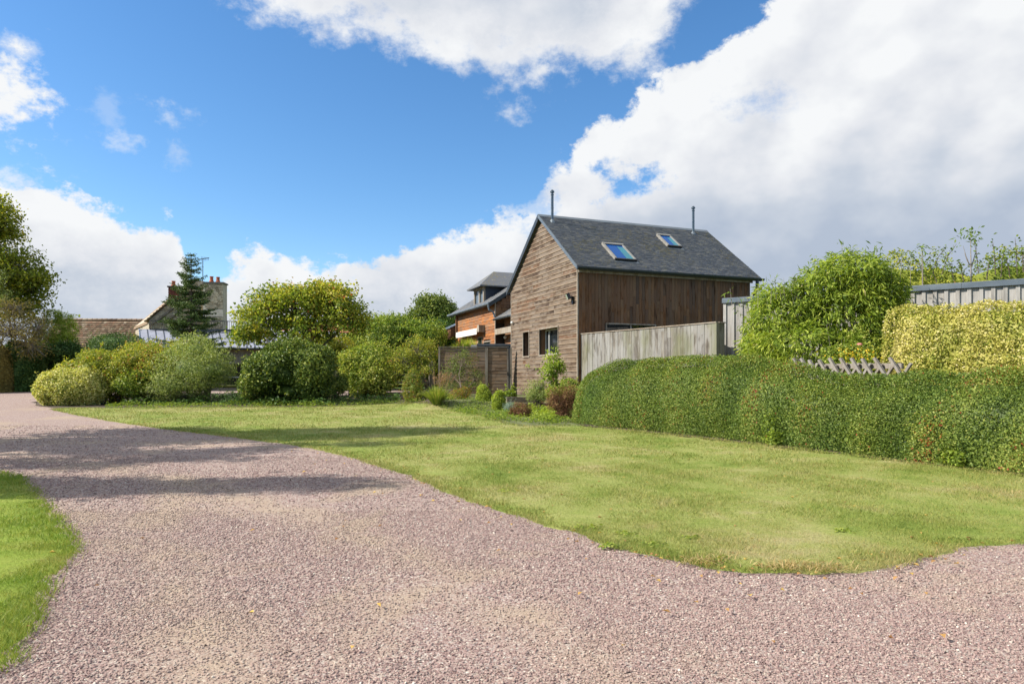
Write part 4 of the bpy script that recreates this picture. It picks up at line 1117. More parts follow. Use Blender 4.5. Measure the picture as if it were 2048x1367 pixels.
def chimney(px0, px1, pytop, pybot, d, pots, mat, cap, depth):
    a, zt = mloc(px0, pytop, d); b, zb = mloc(px1, pybot, d)
    y = (d-50)/1.0-0.6
    m = MB(); m.box((a+0.02, y+0.02, zb), (b-0.02, y+depth, zt-0.1)); ch = m.build('chimney', M_MORTAR if mat is M_STN else M_BRICK, mh)
    if mat is M_STN:
        courses(ch, lambda x, z: not (zt-2.55 < z < zt-1.95), a, b, zb, zt-0.12, y, 0.11, (0.12, 0.34), 5)
        m = MB(); m.box((a-0.005, y-0.03, zt-2.5), (b+0.005, y+0.0, zt-1.98)); m.build('render_band', plain('pale_render', (0.58, 0.54, 0.43), 0.95), ch)
        m = MB()
        for i in range(int((zt-zb-0.2)/0.3)): m.box((a-0.03, y-0.028, zb+i*0.3), (a+0.12+0.1*(i % 2), y+0.35, zb+i*0.3+0.29), 0.75)
        m.build('quoin_stones', plain('pale_quoin', (0.62, 0.56, 0.42), 0.95), ch)
    else: courses(ch, lambda x, z: True, a, b, zb, zt-0.12, y, 0.075, (0.2, 0.23), 6, M_BRICK, 'bricks')
    m = MB(); m.box((a-0.06, y-0.07, zt-0.1), (b+0.06, y+depth+0.05, zt)); m.build('cap', cap, ch)
    for (ppx, ptop) in pots:
        x, zp = mloc(ppx, ptop, d); h = zp-zt
        m = MB(); m.lathe((x, y+depth/2, zt-0.005), [(0.17, 0), (0.175, 0.08), (0.125, h*0.45), (0.115, h*0.85), (0.14, h*0.87), (0.14, h), (0.10, h)], 12); m.build('chimney_pot', M_POT, ch)
chimney(406, 443.5, 564, 665, 49.4, [(417, 551), (429.5, 552)], M_STN, plain('cap_stone', (0.15, 0.14, 0.125), 0.9), 1.0)
chimney(340.5, 355, 573, 606, 49.9, [(347.5, 562)], M_BRICK, plain('cap_dark', (0.07, 0.06, 0.055), 0.9), 0.6)
# shoulder of the big chimney
a, zt = mloc(397, 569, 49.6); b, zb = mloc(406, 660, 49.6)
m_ = MB(); m_.box((a, -0.5, zb), (b+0.1, 0.6, zt)); m_.build('chimney_shoulder', plain('shoulder_stone', (0.42, 0.34, 0.21), 0.95, var=0.3, scale=8), mh)
# aerial
ax_, az0 = mloc(398.5, 575, 50); _, az1 = mloc(398.5, 514, 50)
m_ = MB(); m_.tube([(ax_, 0.3, az0-1), (ax_, 0.3, az1)], 0.03, 6); aer = m_.build('aerial_mast', M_FLUE, mh)
m_ = MB(); m_.tube([(ax_-0.35, 0.3, az1-0.05), (ax_+0.45, 0.3, az1+0.08)], 0.022, 5)
for i in range(6):
    x = ax_-0.1+i*0.1; z = az1+(i-2)*0.016; m_.tube([(x, 0.05, z-0.05), (x, 0.55, z+0.05)], 0.012, 4); m_.tube([(x, 0.3, z-0.16), (x, 0.3, z+0.2-i*0.03)], 0.012, 4)
m_.build('aerial', M_FLUE, aer)
# balcony rail in front
zr0 = mloc(400, 657, 47.5)[1]; zr1 = mloc(400, 640, 47.5)[1]
rl = thing('balcony_railing', 'thin dark railing with upright bars above the zinc veranda roof', 'railing', (P(300, 755, 47.6).x, 47.6, 0), math.radians(6))
lw = (474-300)/F*47.6
m_ = MB(); m_.box((0, -0.02, zr1-0.05), (lw, 0.03, zr1)); m_.build('top_rail', M_DZINC, rl)
m_ = MB(); m_.box((0, -0.05, zr0-0.15), (lw, 0.08, zr0)); m_.build('bottom_beam', M_DZINC, rl)
for i in range(40):
    m_ = MB(); m_.box((i*lw/40, -0.012, zr0), (i*lw/40+0.025, 0.012, zr1-0.05)); m_.build('bar', M_POST, rl)
for i in (0, 6, 13, 20, 27, 34, 39):
    m_ = MB(); m_.box((i*lw/40-0.02, -0.03, zr0), (i*lw/40+0.05, 0.05, zr1+0.02)); m_.build('post', M_POST, rl)
# veranda with a standing seam roof
va = P(281, 755, 45.4)
E1 = Vector((0.985, 0.17, 0)).normalized()
vr = thing('veranda', 'timber veranda with standing seam zinc roof in front of the stone house', 'veranda', (va.x, 45.4, 0), math.atan2(E1.y, E1.x))
vz0 = CH+(HY-694)/F*45.4; vz1 = CH+(HY-658)/F*47.6; vl = 13.6; vd = 2.3
m_ = MB(); m_.prism([(0, 0, vz0), (-0.9, vd, vz1), (-0.9, vd, vz1-0.08), (0, 0, vz0-0.08)], (vl, 0, 0)); vro = m_.build('roof', M_VZINC, vr)
k = 0; x = 0.0
while x < vl:
    m_ = MB(); m_.prism([(x, 0.0, vz0+0.002), (x-0.9, vd, vz1+0.002), (x-0.9, vd, vz1+0.05), (x, 0.0, vz0+0.05)], (0.03, 0, 0)); m_.build('seam', M_DZINC if x > 0.1 else plain('blue_trim', (0.14, 0.23, 0.42), 0.5), vro); x += 0.52
m_ = MB(); m_.tube([(0, -0.06, vz0-0.04), (vl, -0.06, vz0-0.04)], 0.06, 8); m_.build('gutter', M_DZINC, vro)
M_VERT = woodmat('veranda_wood', [(0.25, 0.19, 0.13), (0.30, 0.235, 0.165), (0.21, 0.16, 0.11)], 2, grey=0.4, greycol=(0.27, 0.25, 0.22), dark=0.3)
for i in range(int(vl/0.16)):
    if 5.2 < i*0.16 < 7.6: z0 = 2.55
    else: z0 = 0.9
    m_ = MB(); m_.box((i*0.16, 0.5, z0), (i*0.16+0.15, 0.52, vz0+0.25)); m_.build('wall_board', M_VERT, vr)
m_ = MB(); m_.box((5.2, 0.62, 0.9), (7.7, 0.66, 2.55)); m_.build('pane', M_GLASS, vr)
m_ = MB(); m_.box((0.05, 0.6, 0.7), (vl, 0.61, vz0+0.2)); m_.box((0.05, 2.1, 0.7), (vl, 2.2, vz1-0.1)); m_.build('wall', M_DARK, vr)
m_ = MB(); m_.box((4.6, -0.12, 2.45), (8.2, 0.1, 2.62)); m_.build('beam', M_POST, vr)
m_ = MB(); m_.box((4.8, -0.6, 1.5), (8.0, -0.2, 1.58)); tb = m_.build('bench', plain('bench_wood', (0.32, 0.32, 0.31), 0.7), vr)
for x in (5.0, 6.4, 7.7):
    m_ = MB(); m_.box((x, -0.5, 0.9), (x+0.1, -0.3, 1.5)); m_.build('leg', M_POST, tb)
for x in (0.3, 4.6, 8.2, 12.6):
    m_ = MB(); m_.box((x, 0.0, 0.8), (x+0.14, 0.14, vz0-0.05)); m_.build('post', M_POST, vr)
# dark red roof seen through the maple
rr_ = thing('red_roofed_house', 'distant house with dull red roof glimpsed through the yellowing maple', 'house', (P(560, 755, 72).x, 72, 0), 0)
m_ = MB(); m_.box((0, 0, 1), (8.2, 6, 5.4)); m_.build('wall', plain('far_wall', (0.4, 0.36, 0.3), 0.9), rr_)
m_ = MB(); m_.prism([(-0.3, -0.4, 5.3), (-0.3, 3, 7.6), (-0.3, 6.4, 5.3)], (8.8, 0, 0)); m_.build('roof', plain('red_tile', (0.33, 0.11, 0.065), 0.9, var=0.3, scale=6), rr_)

# ------------------------------------------------------------------ small hard things of the garden
ps = [(703, 790, 707, 12, 1), (864, 792, 723, 11, 0)]
for i, (px, pyb, pyt, w, dark) in enumerate(ps):
    b = G(px, pyb); h = (HY-pyt)/F*b.y+CH-b.z; ww = w/F*b.y
    lab = ['slim rusty brown post rising through the light green shrub', 'squared grey green post beside the left end of the plank gate'][i]
    o = thing('garden_post', lab, 'post', b, 0.2)
    m_ = MB(); m_.box((-ww/2, -ww/2, -0.3), (ww/2, ww/2, h-0.05)); m_.build('shaft', M_POST, o)
    m_ = MB(); m_.add([(-ww/2, -ww/2, h-0.05), (ww/2, -ww/2, h-0.05), (ww/2, ww/2, h-0.05), (-ww/2, ww/2, h-0.05), (0, 0, h)], [(0, 1, 4), (1, 2, 4), (2, 3, 4), (3, 0, 4)]); m_.build('top', M_POST, o)
# rails of the wire fence at the back of the bed
p0, p1 = G(700, 792), G(872, 792)
rf2 = thing('rail_fence', 'low dark two rail fence between the shrubs and the plank gate', 'fence', (p0.x, p0.y+0.4, p0.z), 0)
dl_ = p1.x-p0.x
for z0, z1 in ((0.62, 0.80), (0.02, 0.2)):
    m_ = MB(); m_.box((0, 0, z0), (dl_, 0.06, z1)); m_.build('rail', M_POST, rf2)
for k in range(4):
    m_ = MB(); m_.box((k*dl_/3.2, 0.062, -0.2), (k*dl_/3.2+0.09, 0.14, 0.9)); m_.build('post', M_POST, rf2)
# stone block under the shrubs
b = G(228, 806)
bx = thing('concrete_block', 'small grey hollow concrete block on the lawn edge beside the round yellow shrub', 'block', b, 0.1)
w = 0.42; h = 0.36
m_ = MB(); m_.box((-w/2, 0, 0), (-w/2+0.1, 0.4, h)); m_.box((w/2-0.1, 0, 0), (w/2, 0.4, h)); m_.box((-w/2+0.1, 0.3, 0.002), (w/2-0.1, 0.4, h-0.002)); m_.box((-w/2+0.1, 0.002, 0.22), (w/2-0.1, 0.3, h-0.001)); m_.build('block', plain('concrete', (0.22, 0.20, 0.165), 0.95, var=0.3, bump=0.4), bx)
m_ = MB(); m_.lathe((0.02, 0.1, 0.0), [(0.05, 0), (0.09, 0.06), (0.09, 0.12), (0.05, 0.15)], 8); m_.build('pot', M_POT, bx)
# sleepers holding the raised bed
M_SLEEP = woodmat('sleeper_wood', [(0.17, 0.13, 0.10), (0.22, 0.175, 0.135)], 0, grey=0.4, greycol=(0.26, 0.225, 0.19), dark=0.6)
for i, (pa, pb_, dz, lab) in enumerate((((1014, 806), (1080, 803), 0.02, 'weathered timber sleeper, upper one, at the foot of the barn gable'),
                                   ((1030, 815), (1112, 813), -0.02, 'long weathered timber sleeper, lower one, behind the two brown dead shrubs'))):
    a, b = G(*pa), G(*pb_)
    o = MB(); q = b-a; ln_ = q.length
    o.hexa([(0, 0, -0.25), (ln_, 0, -0.25), (ln_, 0.22, -0.25), (0, 0.22, -0.25), (0, 0.01, 0.16), (ln_, 0.01, 0.15), (ln_, 0.21, 0.15), (0, 0.21, 0.16)])
    s_ = o.build('timber_sleeper', M_SLEEP, None); s_.location = (a.x, a.y, max(a.z, b.z)+dz); s_.rotation_euler = (0, 0, math.atan2(q.y, q.x)); tag(s_, lab, 'sleeper', 'sleepers edging the raised bed')

# ------------------------------------------------------------------ foliage tools
def unit(v): return v/np.maximum(np.linalg.norm(v, axis=-1, keepdims=True), 1e-9)

def vnoise(Pt, freq, seed):
    r = np.random.default_rng(seed); o = np.zeros(len(Pt))
    for k in range(7):
        d = unit(r.normal(size=(1, 3)))[0]*freq*r.uniform(0.6, 1.7)
        o += np.sin(Pt@d+r.uniform(0, 6.28))
    return o/2.6

def leaf_quads(Pt, out, L, W, up=0.35, jit=0.75, droop=0.0, along=None, fold=0.25, lvar=0.35):
    """one bent quad per leaf"""
    n = len(Pt)
    nr = unit(out*0.7+np.array([0, 0, up])+rng.normal(size=(n, 3))*jit)
    a = rng.normal(size=(n, 3)) if along is None else along+rng.normal(size=(n, 3))*0.35
    a = a+out*0.5; a[:, 2] -= droop
    a = unit(a-nr*(a*nr).sum(1, keepdims=True)); b = np.cross(nr, a)
    l = (L*(1+lvar*rng.uniform(-1, 1, n)))[:, None]; w = (W*(1+lvar*rng.uniform(-1, 1, n)))[:, None]
    V = np.empty((n, 4, 3))
    V[:, 0] = Pt; V[:, 1] = Pt+a*l*0.45+b*w*0.5+nr*w*fold; V[:, 2] = Pt+a*l-nr*l*0.12; V[:, 3] = Pt+a*l*0.45-b*w*0.5+nr*w*fold
    return V.reshape(-1, 3)

def leaf_mesh(name, V, rv, extra=None):
    Fc = np.arange(len(V)).reshape(-1, 4)
    R = np.repeat(rv, 4)
    if extra is not None:
        Fc = np.concatenate([Fc, extra[1]+len(V)]); V = np.concatenate([V, extra[0]]); R = np.concatenate([R, extra[2]])
    return np_mesh(name, V, Fc, np.clip(R, 0, 1))

def lobe_core(lobes, scale, seed=1, nu=14, nv=9, rmid=0.3):
    V, Fc = [], []
    for (c, r) in lobes:
        u = np.linspace(0, 2*PI, nu, endpoint=False); v = np.linspace(0.02, PI-0.02, nv)
        uu, vv = np.meshgrid(u, v)
        d = np.stack([np.cos(uu)*np.sin(vv), np.sin(uu)*np.sin(vv), np.cos(vv)], -1).reshape(-1, 3)
        p = np.array(c)+d*np.array(r)*scale*(1+0.08*vnoise(d, 5, seed))[:, None]
        i, j = np.meshgrid(np.arange(nu), np.arange(nv-1)); q = (j*nu+i).ravel(); q2 = (j*nu+(i+1) % nu).ravel()
        n0 = sum(len(x) for x in V)
        Fc.append(n0+np.stack([q, q2, q2+nu, q+nu], 1)); V.append(p)
    V = np.concatenate(V); Fc = np.concatenate(Fc)
    return V, Fc, np.clip(rmid+0.25*vnoise(V, 9, seed+3), 0, 1)

def lobe_points(lobes, n, lo=0.8, hi=1.06, clump=0.12, freq=3.5, seed=1, zmin=0.0, gap=0.25):
    C = np.array([c for c, r in lobes], float); R = np.array([r for c, r in lobes], float)
    area = (R.prod(1))**(2/3); area /= area.sum()
    k = rng.choice(len(lobes), size=int(n*1.9), p=area)
    d = unit(rng.normal(size=(len(k), 3)))
    rad = rng.uniform(0, 1, len(k))**0.7*(hi-lo)+lo
    Pt = C[k]+d*R[k]*rad[:, None]
    nz = vnoise(Pt, freq, seed)
    nz2 = vnoise(Pt, freq*2.7, seed+50)
    Pt = C[k]+(Pt-C[k])*(1+clump*nz+0.45*clump*nz2)[:, None]
    ok = (Pt[:, 2] > zmin) & (rng.random(len(k)) > gap*1.7*sstep(-nz2, 0.3, 0.95))
    ok &= rng.random(len(k)) > gap*sstep(-nz, 0.3, 1.1)
    for i in range(len(lobes)):
        q = (((Pt-C[i])/R[i])**2).sum(1)
        ok &= ~((q < (lo-0.06)**2) & (k != i))
    out = unit(d/R[k])
    Pt, out, nz = Pt[ok][:n], out[ok][:n], nz[ok][:n]
    return Pt, out, nz

def stems(m, base, targets, r0, r1, rnd, wob=0.12, n=5):
    for tgt in targets:
        b, tg = Vector(base)+Vector((rnd.uniform(-.1, .1), rnd.uniform(-.1, .1), 0)), Vector(tgt)
        pts = []
        for i in range(n):
            f = i/(n-1); p = b.lerp(tg, f); p.z = b.z+(tg.z-b.z)*(f**0.85)
            if 0 < i < n-1: p += Vector((rnd.uniform(-wob, wob), rnd.uniform(-wob, wob), 0))
            pts.append(p)
        m.tube(pts, [r0+(r1-r0)*i/(n-1) for i in range(n)], 5)

def lp_(px, py, rx, ry, d, rd=None):
    """a lobe given by where it shows and how far off it stands"""
    c = P(px, py, d); a, b = rx/F*d, ry/F*d
    return ((c.x, c.y, c.z), (a, rd if rd else a, b))

def bush(name, label, cat, lobes, n, L, W, mat, base=None, bark=None, core=0.8, clump=0.12, freq=3.5, lo=0.8, hi=1.06, up=0.35, jit=0.75, droop=0.0, gap=0.3, seed=1, nstem=0,
         stem_r=(0.03, 0.008), group=None, hue=0.0, sprig=1.0):
    if base is None:
        x = sum(c[0] for c, r in lobes)/len(lobes); y = sum(c[1] for c, r in lobes)/len(lobes); base = on(x, y)
    base = Vector(base)
    root = thing(name, label, cat, base, 0, group)
    L0 = [((c[0]-base.x, c[1]-base.y, c[2]-base.z), r) for c, r in lobes]
    Pt, out, nz = lobe_points(L0, n, lo, hi, clump, freq, seed, zmin=-0.02, gap=gap)
    ks = int(n/110*sprig)
    if ks:      # loose shoots that break the outline
        s0, so, _ = lobe_points(L0, ks, 0.9, 1.05, clump, freq, seed+9, zmin=0.15, gap=0.0)
        m2 = 11
        dr = unit(so+np.array([0, 0, 0.55])+rng.normal(0, 0.35, so.shape)); ln = rng.uniform(1.5, 5.5, len(s0))*max(L, 0.035)
        f = rng.random((len(s0), m2))
        p2 = (s0[:, None]+dr[:, None]*(f*ln[:, None])[..., None]).reshape(-1, 3)+rng.normal(0, L*0.22, (len(s0)*m2, 3))
        Pt = np.concatenate([Pt, p2]); out = np.concatenate([out, np.repeat(dr, m2, 0)]); nz = np.concatenate([nz, np.full(len(p2), 0.8)])
    V = leaf_quads(Pt, out, L, W, up, jit, droop)
    rv = np.clip(0.5+0.22*nz*0.5+rng.normal(0, 0.25, len(Pt))+hue, 0, 1)
    ex = lobe_core(L0, core, seed) if core else None
    obj('foliage', leaf_mesh('foliage', V, rv, ex), mat, root)
    if nstem:
        m = MB(); rnd = random.Random(seed)
        tg = [Vector(c)+Vector((rnd.uniform(-.5, .5)*r[0], rnd.uniform(-.5, .5)*r[1], rnd.uniform(-.2, .7)*r[2])) for _ in range(nstem) for c, r in [rnd.choice(L0)]]
        stems(m, (0, 0, -0.1), tg, stem_r[0], stem_r[1], rnd)
        m.build('stem', bark or M_BARK, root)
    return root

def tree(name, label, lobes, base, trunk_r, mat, n_twig, per, cr, L, W, bark=None, up=0.3, droop=0.15, seed=1, hue=0.0, hue_top=0.0, group=None, cat='tree', inner=0.35, forks=None, limb_r=0.4):
    base = Vector(base); rnd = random.Random(seed)
    root = thing(name, label, cat, base, 0, group)
    L0 = [(Vector((c[0]-base.x, c[1]-base.y, c[2]-base.z)), Vector(r)) for c, r in lobes]
    zlow = min(c.z-r.z*0.5 for c, r in L0); ztop = max(c.z+r.z for c, r in L0)
    fork = forks if forks else max(0.3, zlow*0.8)
    m = MB(); m.tube([(0, 0, -0.2), (rnd.uniform(-.08, .08), 0, fork*0.5), (rnd.uniform(-.15, .15), rnd.uniform(-.1, .1), fork)], [trunk_r*1.15, trunk_r*0.9, trunk_r*0.75], 9)
    m.build('trunk', bark or M_BARK, root)
    mb = MB()
    pts, outs, hz_ = [], [], []
    wsum = sum((r.x*r.y*r.z)**0.67 for c, r in L0)
    for c, r in L0:
        mid = Vector((c.x*0.45+rnd.uniform(-.3, .3)*r.x, c.y*0.45, fork+(c.z-fork)*0.55))
        mb.tube([(0, 0, fork-0.1), mid, c], [trunk_r*0.6, trunk_r*limb_r, trunk_r*0.16], 6)
        k = max(3, int(n_twig*(r.x*r.y*r.z)**0.67/wsum))
        for _ in range(k):
            d = Vector((rnd.gauss(0, 1), rnd.gauss(0, 1), rnd.gauss(0.1, 1))).normalized()
            f = rnd.uniform(inner, 1.0)**0.6
            tip = c+Vector((d.x*r.x, d.y*r.y, d.z*r.z))*f
            s = mid.lerp(c, rnd.uniform(0.5, 1.0))
            mm = s.lerp(tip, 0.5)+Vector((rnd.uniform(-.1, .1), rnd.uniform(-.1, .1), 0.12*(tip-s).length))
            mb.tube([s, mm, tip], [trunk_r*0.12, trunk_r*0.07, trunk_r*0.025], 4, caps=False)
            a = np.array(mm); b = np.array(tip)
            q = rng.random(per)**0.6
            p = a+(b-a)*q[:, None]+rng.normal(0, cr, (per, 3))*np.array([1, 1, 0.7])
            pts.append(p); outs.append(np.tile(np.array(d), (per, 1))*0.5+unit(p-b)*0.5)
            hz_.append(np.full(per, rnd.gauss(0, 0.16)))
    mb.build('limbs', bark or M_BARK, root)
    Pt = np.concatenate(pts); out = np.concatenate(outs); h = np.concatenate(hz_)
    V = leaf_quads(Pt, out, L, W, up, 0.8, droop)
    rv = np.clip(0.45+h+rng.normal(0, 0.16, len(Pt))+hue+hue_top*(Pt[:, 2]-zlow)/max(0.1, ztop-zlow), 0, 1)
    obj('crown', leaf_mesh('crown', V, rv), mat, root)
    return root

def hedge(name, label, line, widths, heights, n, L, W, mat, clump=0.06, freq=4.0, up=0.3, jit=0.7, seed=1, cat='hedge', roundness=3.0, hue=0.0, group=None, core=0.2, shell=(-0.02, 0.16), gap=0.2, endr=0.5, sig=0.2):
    """a clipped bank: superellipse section swept along the line; heights(t) and widths(t) are functions of 0..1"""
    Ln = np.array([(p[0], p[1]) for p in line], float)
    seg = np.linalg.norm(np.diff(Ln, axis=0), axis=1); cum = np.concatenate([[0], np.cumsum(seg)]); tot = cum[-1]
    base = on(*Ln[0])
    root = thing(name, label, cat, base)
    def at(t):
        s = t*tot; x = np.interp(s, cum, Ln[:, 0]); y = np.interp(s, cum, Ln[:, 1])
        e = 0.02*tot; dx = np.interp(s+e, cum, Ln[:, 0])-np.interp(s-e, cum, Ln[:, 0]); dy = np.interp(s+e, cum, Ln[:, 1])-np.interp(s-e, cum, Ln[:, 1])
        l = np.hypot(dx, dy); return x, y, dx/l, dy/l
    def surf(t, a, ins):
        """a: 0 front foot .. 1 back foot, over the top; ins: metres inside the skin"""
        x, y, dx, dy = at(t); h = heights(t)-ins; w = widths(t)-2*ins
        th = PI*a; c, s = np.cos(th), np.sin(th)
        rr = (np.abs(c)**roundness+np.abs(s)**roundness)**(-1/roundness)
        endf = np.clip(np.minimum(t*tot, (1-t)*tot)/(endr*w), 0, 1); endk = np.sqrt(np.clip(1-(1-endf)**2.2, 0.02, 1))
        u = c*rr*w/2*endk; z = s*rr*h*(0.35+0.65*endk)
        nx, ny = dy, -dx
        px_, py_ = x+nx*u, y+ny*u
        return np.stack([px_, py_, Z(x+0*u, y)+z], -1), np.stack([nx*c, ny*c, s], -1)
    t = rng.random(int(n*1.3)); a = rng.random(len(t))
    hh, ww = float(np.mean(heights(t))), float(np.mean(widths(t)))
    # spread evenly along the section
    aa_ = np.linspace(0, 1, 801); th_ = PI*aa_; rr_s = (np.abs(np.cos(th_))**roundness+np.abs(np.sin(th_))**roundness)**(-1/roundness)
    sx, sz_s = np.cos(th_)*rr_s*ww/2, np.sin(th_)*rr_s*hh
    cd = np.concatenate([[0], np.cumsum(np.hypot(np.diff(sx), np.diff(sz_s))*np.where(aa_[1:] < 0.75, 1.0, 0.45))]); cd /= cd[-1]
    a = np.interp(a, cd, aa_)
    k = rng.uniform(shell[0], shell[1], len(t))
    p, o = surf(t, a, k)
    nz = vnoise(p, freq, seed)
    p2, _ = surf(t, a, k-clump*nz)
    ok = rng.random(len(t)) > gap*sstep(-nz, 0.3, 1.2)
    p2, o, nz = p2[ok][:n], o[ok][:n], nz[ok][:n]
    p2 = p2-np.array(base)
    V = leaf_quads(p2, o, L, W, up, jit)
    rv = np.clip(0.5+0.14*nz+rng.normal(0, sig, len(p2))+hue, 0, 1)
    nu, nv = max(8, int(tot/0.4)), 14
    tt, aa = np.meshgrid(np.linspace(0, 1, nu), np.linspace(0, 1, nv))
    cp, _ = surf(tt.ravel(), aa.ravel(), core); cp = cp-np.array(base)
    i, j = np.meshgrid(np.arange(nu-1), np.arange(nv-1)); q = (j*nu+i).ravel()
    ex = (cp, np.stack([q, q+1, q+nu+1, q+nu], 1), np.clip(0.4+0.2*vnoise(cp, 7, seed), 0, 1))
    obj('foliage', leaf_mesh('foliage', V, rv, ex), mat, root)
    return root, surf, base

def strips(name, mat, parent, base, tips, w, n=4, arch=0.5, rv=None):
    """long arching blades: base (k,3), tips (k,3)"""
    k = len(base); f = np.linspace(0, 1, n)
    d = tips-base; side = unit(np.cross(d, np.array([0, 0, 1.0])+rng.normal(0, .2, (k, 3))))
    V = np.empty((k, n, 2, 3))
    for i, t in enumerate(f):
        p = base+d*t; p[:, 2] = base[:, 2]+d[:, 2]*t+arch*np.abs(np.linalg.norm(d[:, :2], axis=1))*(t-t*t)*1.6
        ww = w*(1-t**2)*0.5+0.0006
        V[:, i, 0] = p-side*ww; V[:, i, 1] = p+side*ww
    ids = np.arange(k*n*2).reshape(k, n, 2)
    Fc = np.stack([ids[:, :-1, 0], ids[:, :-1, 1], ids[:, 1:, 1], ids[:, 1:, 0]], -1).reshape(-1, 4)
    r = np.repeat(rng.random(k) if rv is None else rv, n*2)
    return obj(name, np_mesh(name, V.reshape(-1, 3), Fc, r), mat, parent)

M_BARK = plain('bark', (0.10, 0.078, 0.055), 0.95, var=0.4, scale=8, bump=0.5)
M_PALEBARK = plain('pale_bark', (0.24, 0.21, 0.17), 0.9, var=0.3, scale=8, bump=0.4)
G_ = lambda *a: list(a)
M_COTO = leafmat('cotoneaster_leaf', [(0.0, (0.026, 0.050, 0.012)), (0.3, (0.082, 0.138, 0.027)), (0.65, (0.175, 0.24, 0.05)), (0.92, (0.29, 0.325, 0.09)), (0.99, (0.24, 0.15, 0.06)), (1.0, (0.26, 0.06, 0.03))], 0.3, 0.42, patch=0.5, pscale=0.9, tint=(1.4, 1.15, 0.8))
M_YEL = leafmat('golden_leaf', [(0.0, (0.08, 0.13, 0.02)), (0.22, (0.22, 0.25, 0.04)), (0.5, (0.38, 0.36, 0.085)), (0.8, (0.53, 0.475, 0.19)), (1.0, (0.62, 0.55, 0.33))], 0.25, 0.45, patch=0.3, tint=(1.1, 0.98, 0.75))
M_YBALL = leafmat('variegated_leaf', [(0.0, (0.07, 0.13, 0.022)), (0.25, (0.24, 0.29, 0.05)), (0.55, (0.50, 0.47, 0.13)), (1.0, (0.68, 0.61, 0.28))], 0.25, 0.42, patch=0.35, tint=(0.8, 0.95, 0.8))
M_BAMB = leafmat('bamboo_leaf', [(0.0, (0.06, 0.115, 0.02)), (0.35, (0.16, 0.235, 0.035)), (0.7, (0.31, 0.38, 0.06)), (0.93, (0.47, 0.49, 0.12)), (1.0, (0.50, 0.42, 0.22))], 0.38, 0.4, patch=0.35, pscale=1.0)
M_LIME = leafmat('lime_leaf', [(0.0, (0.12, 0.18, 0.03)), (0.4, (0.24, 0.32, 0.05)), (1.0, (0.42, 0.46, 0.10))], 0.4, 0.45)
M_DGREEN = leafmat('laurel_leaf', [(0.0, (0.025, 0.052, 0.012)), (0.4, (0.072, 0.122, 0.024)), (0.75, (0.165, 0.22, 0.042)), (1.0, (0.32, 0.35, 0.085))], 0.2, 0.35, spec=0.5)
M_MID = leafmat('shrub_leaf', [(0.0, (0.05, 0.10, 0.02)), (0.4, (0.14, 0.215, 0.038)), (0.75, (0.26, 0.32, 0.06)), (1.0, (0.42, 0.42, 0.12))], 0.35, 0.5)
M_OLIVE = leafmat('rose_leaf', [(0.0, (0.07, 0.11, 0.02)), (0.35, (0.20, 0.25, 0.04)), (0.7, (0.36, 0.365, 0.06)), (0.92, (0.45, 0.38, 0.085)), (1.0, (0.36, 0.15, 0.06))], 0.35, 0.5)
M_GREYG = leafmat('willow_leaf', [(0.0, (0.08, 0.12, 0.035)), (0.4, (0.20, 0.265, 0.085)), (0.8, (0.34, 0.39, 0.14)), (1.0, (0.46, 0.48, 0.24))], 0.3, 0.5)
M_ACER = leafmat('maple_leaf', [(0.0, (0.07, 0.12, 0.02)), (0.25, (0.18, 0.25, 0.04)), (0.55, (0.36, 0.37, 0.065)), (0.78, (0.47, 0.39, 0.075)), (0.9, (0.36, 0.17, 0.045)), (1.0, (0.27, 0.07, 0.04))], 0.4, 0.5)
M_WALN = leafmat('walnut_leaf', [(0.0, (0.05, 0.09, 0.022)), (0.5, (0.14, 0.19, 0.05)), (1.0, (0.27, 0.29, 0.085))], 0.3, 0.55)
M_LTREE = leafmat('hazel_leaf', [(0.0, (0.055, 0.09, 0.014)), (0.4, (0.17, 0.21, 0.03)), (0.8, (0.33, 0.32, 0.045)), (1.0, (0.46, 0.34, 0.065))], 0.5, 0.5)
M_NEED = leafmat('spruce_needle', [(0.0, (0.022, 0.05, 0.016)), (0.5, (0.065, 0.115, 0.03)), (1.0, (0.17, 0.22, 0.055))], 0.1, 0.5)
M_BROWN = leafmat('dead_leaf', [(0.0, (0.07, 0.035, 0.022)), (0.5, (0.16, 0.085, 0.05)), (0.85, (0.26, 0.15, 0.08)), (1.0, (0.24, 0.24, 0.08))], 0.15, 0.8)
M_BEECH = leafmat('beech_hedge_leaf', [(0.0, (0.07, 0.065, 0.02)), (0.5, (0.18, 0.15, 0.045)), (1.0, (0.32, 0.27, 0.09))], 0.25, 0.6)
M_IVY = leafmat('ivy_leaf', [(0.0, (0.025, 0.06, 0.018)), (0.6, (0.075, 0.145, 0.04)), (1.0, (0.19, 0.27, 0.08))], 0.2, 0.4)
M_TWIG = plain('dry_twig', (0.27, 0.235, 0.185), 0.9, var=0.3)
M_DTWIG = plain('dark_twig', (0.12, 0.09, 0.07), 0.9, var=0.3)
M_ORN = leafmat('grass_leaf', [(0.0, (0.09, 0.15, 0.03)), (0.5, (0.20, 0.28, 0.05)), (0.85, (0.33, 0.35, 0.10)), (1.0, (0.42, 0.33, 0.16))], 0.35, 0.5)
M_PLUME = leafmat('plume', [(0.0, (0.20, 0.10, 0.08)), (1.0, (0.40, 0.27, 0.20))], 0.3, 0.8)
M_BLUE = leafmat('lavender_leaf', [(0.0, (0.13, 0.19, 0.16)), (1.0, (0.30, 0.38, 0.34))], 0.2, 0.7)
M_FLOWER = leafmat('yellow_petal', [(0.0, (0.62, 0.36, 0.03)), (1.0, (0.80, 0.62, 0.06))], 0.3, 0.5)
